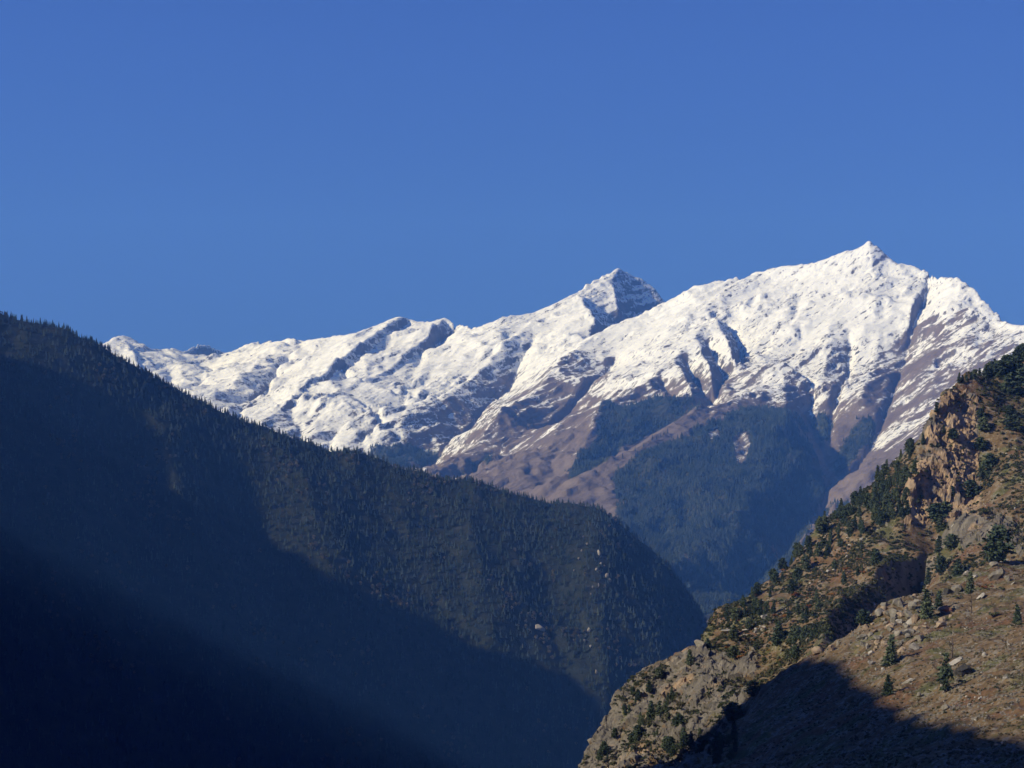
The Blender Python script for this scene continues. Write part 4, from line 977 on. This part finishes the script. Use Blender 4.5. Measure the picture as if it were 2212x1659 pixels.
    B = [(five(1330, 550, 140, 130), "large angular grey boulder near the crest of the boulder ridge", None, False, None),
         (five(1050, 680, 140, 120), "wide grey boulder on the lower left of the boulder ridge's crest", None, False, None),
         (five(1130, 605, 115, 90), "pinkish boulder wedged between two grey ones on the ridge crest", 'tan', False, None),
         (five(905, 655, 80, 80), "leftmost grey boulder overlooking the shaded gully", None, False, None),
         (five(990, 570, 75, 65), "pale-topped boulder on the ridge crest above the gully", 'pale_stone', False, None),
         (five(1490, 600, 130, 100), "blocky grey boulder left of the broad pine", None, False, None),
         (five(1330, 790, 95, 55), "yellowish boulder with a dark hollow beneath it", 'pale_stone', False, None),
         (five(1460, 785, 190, 110), "long tilted pale slab sloping down to the left", 'pale_stone', True, -0.75),
         (five(1210, 870, 80, 180), "tall upright grey slab leaning to the right", None, True, -1.15),
         (five(1290, 940, 130, 110), "grey boulder with a flat overhanging top at the field's centre", None, False, None),
         (five(1400, 940, 120, 90), "dark shaded boulder beside the flat-topped grey one", 'shaded_stone', False, None),
         (five(1530, 885, 110, 100), "tan blocky boulder below the tilted pale slab", 'tan', False, None),
         (five(1330, 1180, 130, 125), "rounded tan boulder right of the dense cone-shaped pine", 'tan', False, None),
         (five(240, 1165, 190, 150), "orange-tan boulder alone at the tip of the foreground shadow", 'tan', False, None),
         (five(425, 1145, 90, 80), "reddish rock at the lower corner of the shaded gully", 'tan', False, None),
         (five(950, 1195, 60, 115), "pale upright stone at the middle of the scree gully", 'pale_stone', True, 1.2),
         (five(900, 1110, 70, 100), "dark-sided upright rock above the pale upright stone", None, False, None),
         (five(880, 1005, 65, 65), "grey rock at the top of the scree gully", None, False, None),
         (five(1450, 1055, 120, 80), "slanting tan slab under the flat-topped boulder", 'tan', True, -0.6),
         (five(1110, 1058, 45, 50), "small pale block above the dense cone-shaped pine", 'pale_stone', False, None),
         (five(690, 975, 60, 60), "small grey rock on the upper scree edge, left of a pair", None, False, None),
         (five(745, 980, 60, 60), "small grey rock on the upper scree edge, right of a pair", None, False, None),
         (five(505, 1085, 65, 65), "grey rock on the low end of the scree edge", None, False, None),
         (five(780, 1103, 75, 45), "flat pinkish stone in the middle of the scree", 'tan', True, None),
         (five(940, 1335, 80, 70), "whitish rock left of the dense pine's foot", 'pale_stone', False, None),
         (five(1018, 1412, 40, 80), "narrow curved pale stone near the shadow rim", 'pale_stone', True, 1.2),
         (five(1102, 1424, 60, 60), "pale rounded stone below the dense pine", 'pale_stone', False, None),
         (five(1440, 1570, 150, 60), "flat pale slab on the grassy shoulder near the shadow", 'pale_stone', True, -0.4),
         (three(790, 1285, 190, 160), "pale boulder with rust-red right half below the broad pine", 'rusty_stone', False, None),
         (three(1600, 705, 280, 200), "biggest smooth grey boulder, alone on the upper scree", None, False, None),
         (three(1580, 525, 170, 90), "grey boulder at the foot of the large spreading pine", None, False, None),
         (three(1125, 680, 120, 100), "pale block beside the top of the grey-green rounded pine", 'pale_stone', False, None),
         (three(780, 985, 160, 140), "dark undercut boulder right of the broad pine's crown", 'shaded_stone', False, None),
         (three(895, 955, 110, 110), "grey boulder right of the dark undercut one", None, False, None),
         (three(1020, 940, 120, 110), "cracked grey boulder left of the grey-green rounded pine", None, False, None),
         (three(385, 905, 140, 105), "yellow-grey boulder on the crest beside the broad pine's top", 'pale_stone', False, None),
         (three(1355, 1060, 170, 100), "slanting whitish slab right of the bare dead tree", 'pale_stone', True, -0.7),
         (three(1260, 735, 100, 80), "pale rock right of the grey-green rounded pine", 'pale_stone', False, None),
         (three(1810, 780, 100, 90), "grey rock just below the biggest smooth boulder", None, False, None),
         (three(1725, 440, 95, 60), "pale boulder in the shade under the spreading pine", 'pale_stone', False, None),
         (three(970, 1230, 140, 55), "flat grey slab right of the rusty boulder", None, True, 0.1),
         (three(1900, 840, 110, 60), "pale sloping slab on the bright grass at the upper right", 'pale_stone', True, -0.8),
         (four(930, 680, 280, 150), "flat grey slab below the dead tree with upswept branches", 'pale_stone', True, -0.5),
         (four(1070, 830, 260, 240), "big shadowed boulder, its shade coloured in nearly black, beside the tall open pine", 'shaded_stone', False, None),
         (four(330, 1240, 90, 120), "blocky grey boulder with one black side by the shadow's rim", None, False, None),
         (four(165, 1010, 230, 90), "low flat grey slab on the yellow grass near the shadow", None, True, -0.35),
         (four(800, 1450, 170, 100), "greenish boulder half sunk in the lower scree", None, False, None),
         (four(1405, 585, 90, 85), "grey boulder with a bright face on the stony slope", 'pale_stone', False, None),
         (four(1345, 1300, 70, 70), "round whitish boulder low on the scree", 'pale_stone', False, None),
         (four(1262, 1282, 40, 50), "small whitish stone left of the round whitish boulder", 'pale_stone', False, None),
         (four(1170, 1395, 45, 110), "thin upright white stone below the round whitish boulder", 'pale_stone', True, 1.3),
         (seven(530, 990, 190, 110), "square grey rock standing out on the skyline above the crag", None, False, None),
         (seven(930, 765, 240, 80), "long broken ledge of pale rock on the scrubby face", 'pale_stone', True, 0.05),
         (seven(1400, 580, 150, 110), "pale rock hump left of the orange bush", 'pale_stone', False, None),
         (seven(1300, 750, 60, 45), "small pale block right of the broken ledge", 'pale_stone', False, None),
         (seven(1150, 755, 100, 50), "low pale rock between the broken ledge and the small block", 'pale_stone', True, 0.0),
         ((2030, 1165, 6, 20), "thin upright pale stone beside a green pine below the cliff", 'pale_stone', True, 1.35),
         ((2063, 1140, 14, 9), "white stone under the striped rock band", 'pale_stone', False, None),
         ((2006, 1195, 0, 0), "", None, False, None)]
    for (px, py, w, h), lab, mat, slab, tilt in B:
        if w: b_at(px, py, w, h, lab, mat, slab, tilt)
    fields = [
        ([(1830, 1400), (1900, 1310), (2000, 1270), (2090, 1240), (2110, 1300), (2020, 1370), (1940, 1440), (1880, 1460)], 95, (1.1, 4.6), "grey angular boulder packed among others in the boulder field", "boulders packed in the boulder field"),
        ([(1785, 1402), (1850, 1354), (1905, 1308), (1965, 1283), (1960, 1290), (1900, 1318), (1850, 1366), (1790, 1412)], 26, (0.5, 1.3), "small grey rock lined along the upper edge of the scree", "small rocks along the scree's upper edge"),
        ([(2000, 1500), (2040, 1380), (2120, 1330), (2212, 1260), (2212, 1580), (2080, 1560)], 44, (0.35, 0.9), "small pale stone lying loose on the brown scree", "small loose stones on the brown scree"),
        ([(1700, 1230), (1800, 1120), (1880, 1060), (1880, 1160), (1800, 1240), (1700, 1330), (1620, 1390), (1570, 1350)], 60, (1.0, 2.6), "whitish rock showing through the scrub on the slope below the cliff stand", "whitish rocks in the scrub below the cliff stand"),
        ([(2110, 1000), (2212, 940), (2212, 1110), (2120, 1110)], 22, (0.8, 1.8), "pale stone on the brown grass right of the cliff", "pale stones right of the cliff")]
    for poly, cnt, sr, lab, grp in fields:
        xs = [q[0] for q in poly]; ys = [q[1] for q in poly]; k = 0
        while k < cnt:
            px, py = r.uniform(min(xs), max(xs)), r.uniform(min(ys), max(ys))
            if not poly_mask(np.array([px]), np.array([py]), poly)[0]: continue
            P = ground(px, py); w = sr[0] + (sr[1] - sr[0]) * r.uniform(0, 1) ** 1.7; u_ = r.uniform()
            mat = 'pale_stone' if ('whitish' in lab or 'pale' in lab) else (None if u_ < 0.7 else 'tan')
            boulder(P + np.array([0, 0, w * 0.12]), w, w * r.uniform(0.5, 0.9), lab, grp, mat); k += 1
    # ---- bushes
    sh = [shrub_shape(k) for k in range(5)]
    leafm = {}
    for kind, mat in (('green', 'juniper'), ('dry', 'scrub'), ('rust', 'rust')):
        leafm[kind] = [(raw_mesh("shrub", v, f, MAT[mat], shade=False, link=False).data) for (v, f), _ in sh]
    sproto = bpy.data.objects.new("shrub", leafm['green'][0])
    def shrub(P, w, lab, grp, kind):
        o = sproto.copy(); o.data = leafm[kind][int(r.integers(0, 5))]; C.objects.link(o); o.location = P - np.array([0, 0, 0.05 * w]); o.scale = (w * 0.8, w * 0.8, w * r.uniform(0.55, 0.85)); o.rotation_euler = (0, 0, r.uniform(0, 6.28))
        tag(o, lab, "shrub", grp)
    one = [(1700, 1334, 20, 'rust', "bright orange-red bush on the scrubby slope, left of the gully"), (1722, 1290, 22, 'rust', "orange bush higher up the scrubby slope, above the brightest one"), (1795, 1288, 16, 'rust', "yellow-orange bush right at the gully's brink"),
           (2124, 1273, 22, 'rust', "low rust-red bush in front of the grey-green rounded pine's shadow"), (2145, 1332, 24, 'green', "yellow-green low bush on the scree right of the dead tree"), (2078, 1478, 20, 'green', "green low bush at the right foot of the tall open pine"),
           (2022, 1340, 20, 'green', "green bush below the paired pines of the boulder field"), (2066, 1296, 18, 'green', "green bush left of the bare dead tree"), (1893, 1385, 14, 'green', "green bush under the upright grey slab"),
           (2048, 1488, 16, 'green', "dark bush at the trunk of the tall open pine"), (2200, 1352, 22, 'green', "dark bush below the dull pine at the right edge"), (2162, 1275, 16, 'green', "green tuft under the biggest smooth boulder")]
    for px, py, wpx, kind, lab in one:
        P = ground(px, py); shrub(P, wpx * PXR * P[1], lab, None, kind)
    beds = [
        ([(1560, 1345), (1700, 1225), (1800, 1200), (1900, 1170), (1990, 1150), (1960, 1200), (1800, 1290), (1770, 1390), (1700, 1430), (1600, 1430), (1500, 1420)], 110, (1.6, 3.6), ('green', 'dry', 'green', 'dry', 'rust'), "bush in the tangled scrub between the lower skyline and the gully", "bushes of the scrub below the cliff"),
        ([(2110, 860), (2212, 850), (2212, 1110), (2130, 1110), (2115, 1000)], 55, (1.4, 3.2), ('green', 'dry', 'green'), "bush on the brown grassy slope right of the cliff", "bushes right of the cliff"),
        ([(1990, 1150), (2090, 1140), (2130, 1180), (2120, 1230), (2020, 1250), (1980, 1200)], 34, (1.2, 2.8), ('green', 'dry', 'green'), "bush on the broken ground under the tan cliff", "bushes under the tan cliff"),
        ([(1270, 1659), (1330, 1550), (1400, 1450), (1600, 1440), (1620, 1500), (1580, 1620), (1500, 1659)], 92, (1.3, 3.4), ('green', 'green', 'green', 'dry'), "bush growing in the clefts of the crag", "bushes on the crag"),
        ([(1860, 1460), (1960, 1330), (2090, 1270), (2212, 1230), (2212, 1560), (2050, 1560)], 40, (0.5, 1.4), ('green', 'dry', 'dry'), "low tuft-like bush on the open brown scree", "low bushes on the scree")]
    for poly, cnt, sr, kinds, lab, grp in beds:
        xs = [q[0] for q in poly]; ys = [q[1] for q in poly]; k = 0
        while k < cnt:
            px, py = r.uniform(min(xs), max(xs)), r.uniform(min(ys), max(ys))
            if not poly_mask(np.array([px]), np.array([py]), poly)[0]: continue
            kind = kinds[int(r.integers(0, len(kinds)))]; word = dict(green="dark green ", dry="grey-brown ", rust="rusty orange ")[kind]
            shrub(ground(px, py), r.uniform(*sr), word + lab, word + grp, kind); k += 1
    # ---- what nobody could count: undergrowth, tufts and loose stones
    p = slopeP; vis = p.visible(0.01)
    back = (p.YY > 740) & vis & (p.px > 1200) & (p.px < 2300) & (p.py < 1800)
    sm = [(v * 1.0, np.concatenate([f[:, :3], f[:, [0, 2, 3]]])) for v, f in (shrub_few(k) for k in range(4))]
    dens = back * np.clip(0.5 + 0.9 * fbm(p.XX / 24, p.YY / 40, 3, 71), 0.03, 1.4) * (1 - 0.55 * np.clip(p.rockzone, 0, 1)) / np.maximum(p.YY / 900, 0.5) ** 2
    pos = pick(p, dens, 19000, r); tint = np.clip(0.36 + 0.4 * fbm(pos[:, 0] / 30, pos[:, 1] / 40, 2, 72) + r.normal(0, 0.2, len(pos)), 0, 1)
    scatter_mesh("undergrowth", sm, pos, 0.6 + 1.9 * r.uniform(0, 1, len(pos)) ** 2, MAT['scrub_far'], tint)
    front = (p.YY < 760) & vis & (p.px > 1500) & (p.px < 2300) & (p.py < 1720)
    dens = front * np.clip(0.6 + 0.8 * fbm(p.XX / 12, p.YY / 20, 3, 73), 0.05, 1.4) / np.maximum(p.YY / 500, 0.4) ** 2
    pos = pick(p, dens, 10000, r); tint = np.clip(0.78 + r.normal(0, 0.2, len(pos)), 0.25, 1)
    scatter_mesh("grass", sm, pos, 0.22 + 0.7 * r.uniform(0, 1, len(pos)) ** 2, MAT['scrub_far'], tint)
    st = [rock_shape(70 + k, 0.8, False, 1) for k in range(6)]
    dens = front * np.clip(0.35 + 1.0 * fbm(p.XX / 15, p.YY / 24, 3, 74), 0.05, 1.4) / np.maximum(p.YY / 500, 0.4) ** 2
    pos = pick(p, dens, 17000, r); size = 0.10 + 0.42 * r.uniform(0, 1, len(pos)) ** 3
    scatter_mesh("gravel", st, pos, size, MAT['stone'])

def shrub_few(seed):
    r = np.random.default_rng(seed + 900); d = r.normal(size=(30, 3)); d /= np.linalg.norm(d, axis=1, keepdims=True); d[:, 2] = np.abs(d[:, 2])
    c = d * r.uniform(0.3, 0.6, (30, 1)) * (1, 1, 0.8)
    return cards(c, 0.32, r, 0.5, 1.5)
build_slope_things()

# ------------------------------------------------------------------ haze
def build_haze():
    me = bpy.data.meshes.new("haze")
    x0, x1, y0, y1, z0, z1 = -6500, 6500, -2500, 16500, -620, 2900
    v = [(x, y, z) for z in (z0, z1) for y in (y0, y1) for x in (x0, x1)]
    me.from_pydata(v, [], [(0, 2, 3, 1), (4, 5, 7, 6), (0, 1, 5, 4), (2, 6, 7, 3), (0, 4, 6, 2), (1, 3, 7, 5)])
    m = bpy.data.materials.new("haze_air"); m.use_nodes = True; n = m.node_tree.nodes; n.clear()
    o_ = n.new('ShaderNodeOutputMaterial'); pv = n.new('ShaderNodeVolumePrincipled')
    pv.inputs['Color'].default_value = (*HAZE_COLOR, 1); pv.inputs['Density'].default_value = HAZE_DENSITY
    pv.inputs['Absorption Color'].default_value = (1, 1, 1, 1); pv.inputs['Anisotropy'].default_value = 0.0
    m.node_tree.links.new(pv.outputs[0], o_.inputs['Volume']); me.materials.append(m)
    o = bpy.data.objects.new("haze", me); C.objects.link(o); tag(o, kind='stuff')
build_haze()
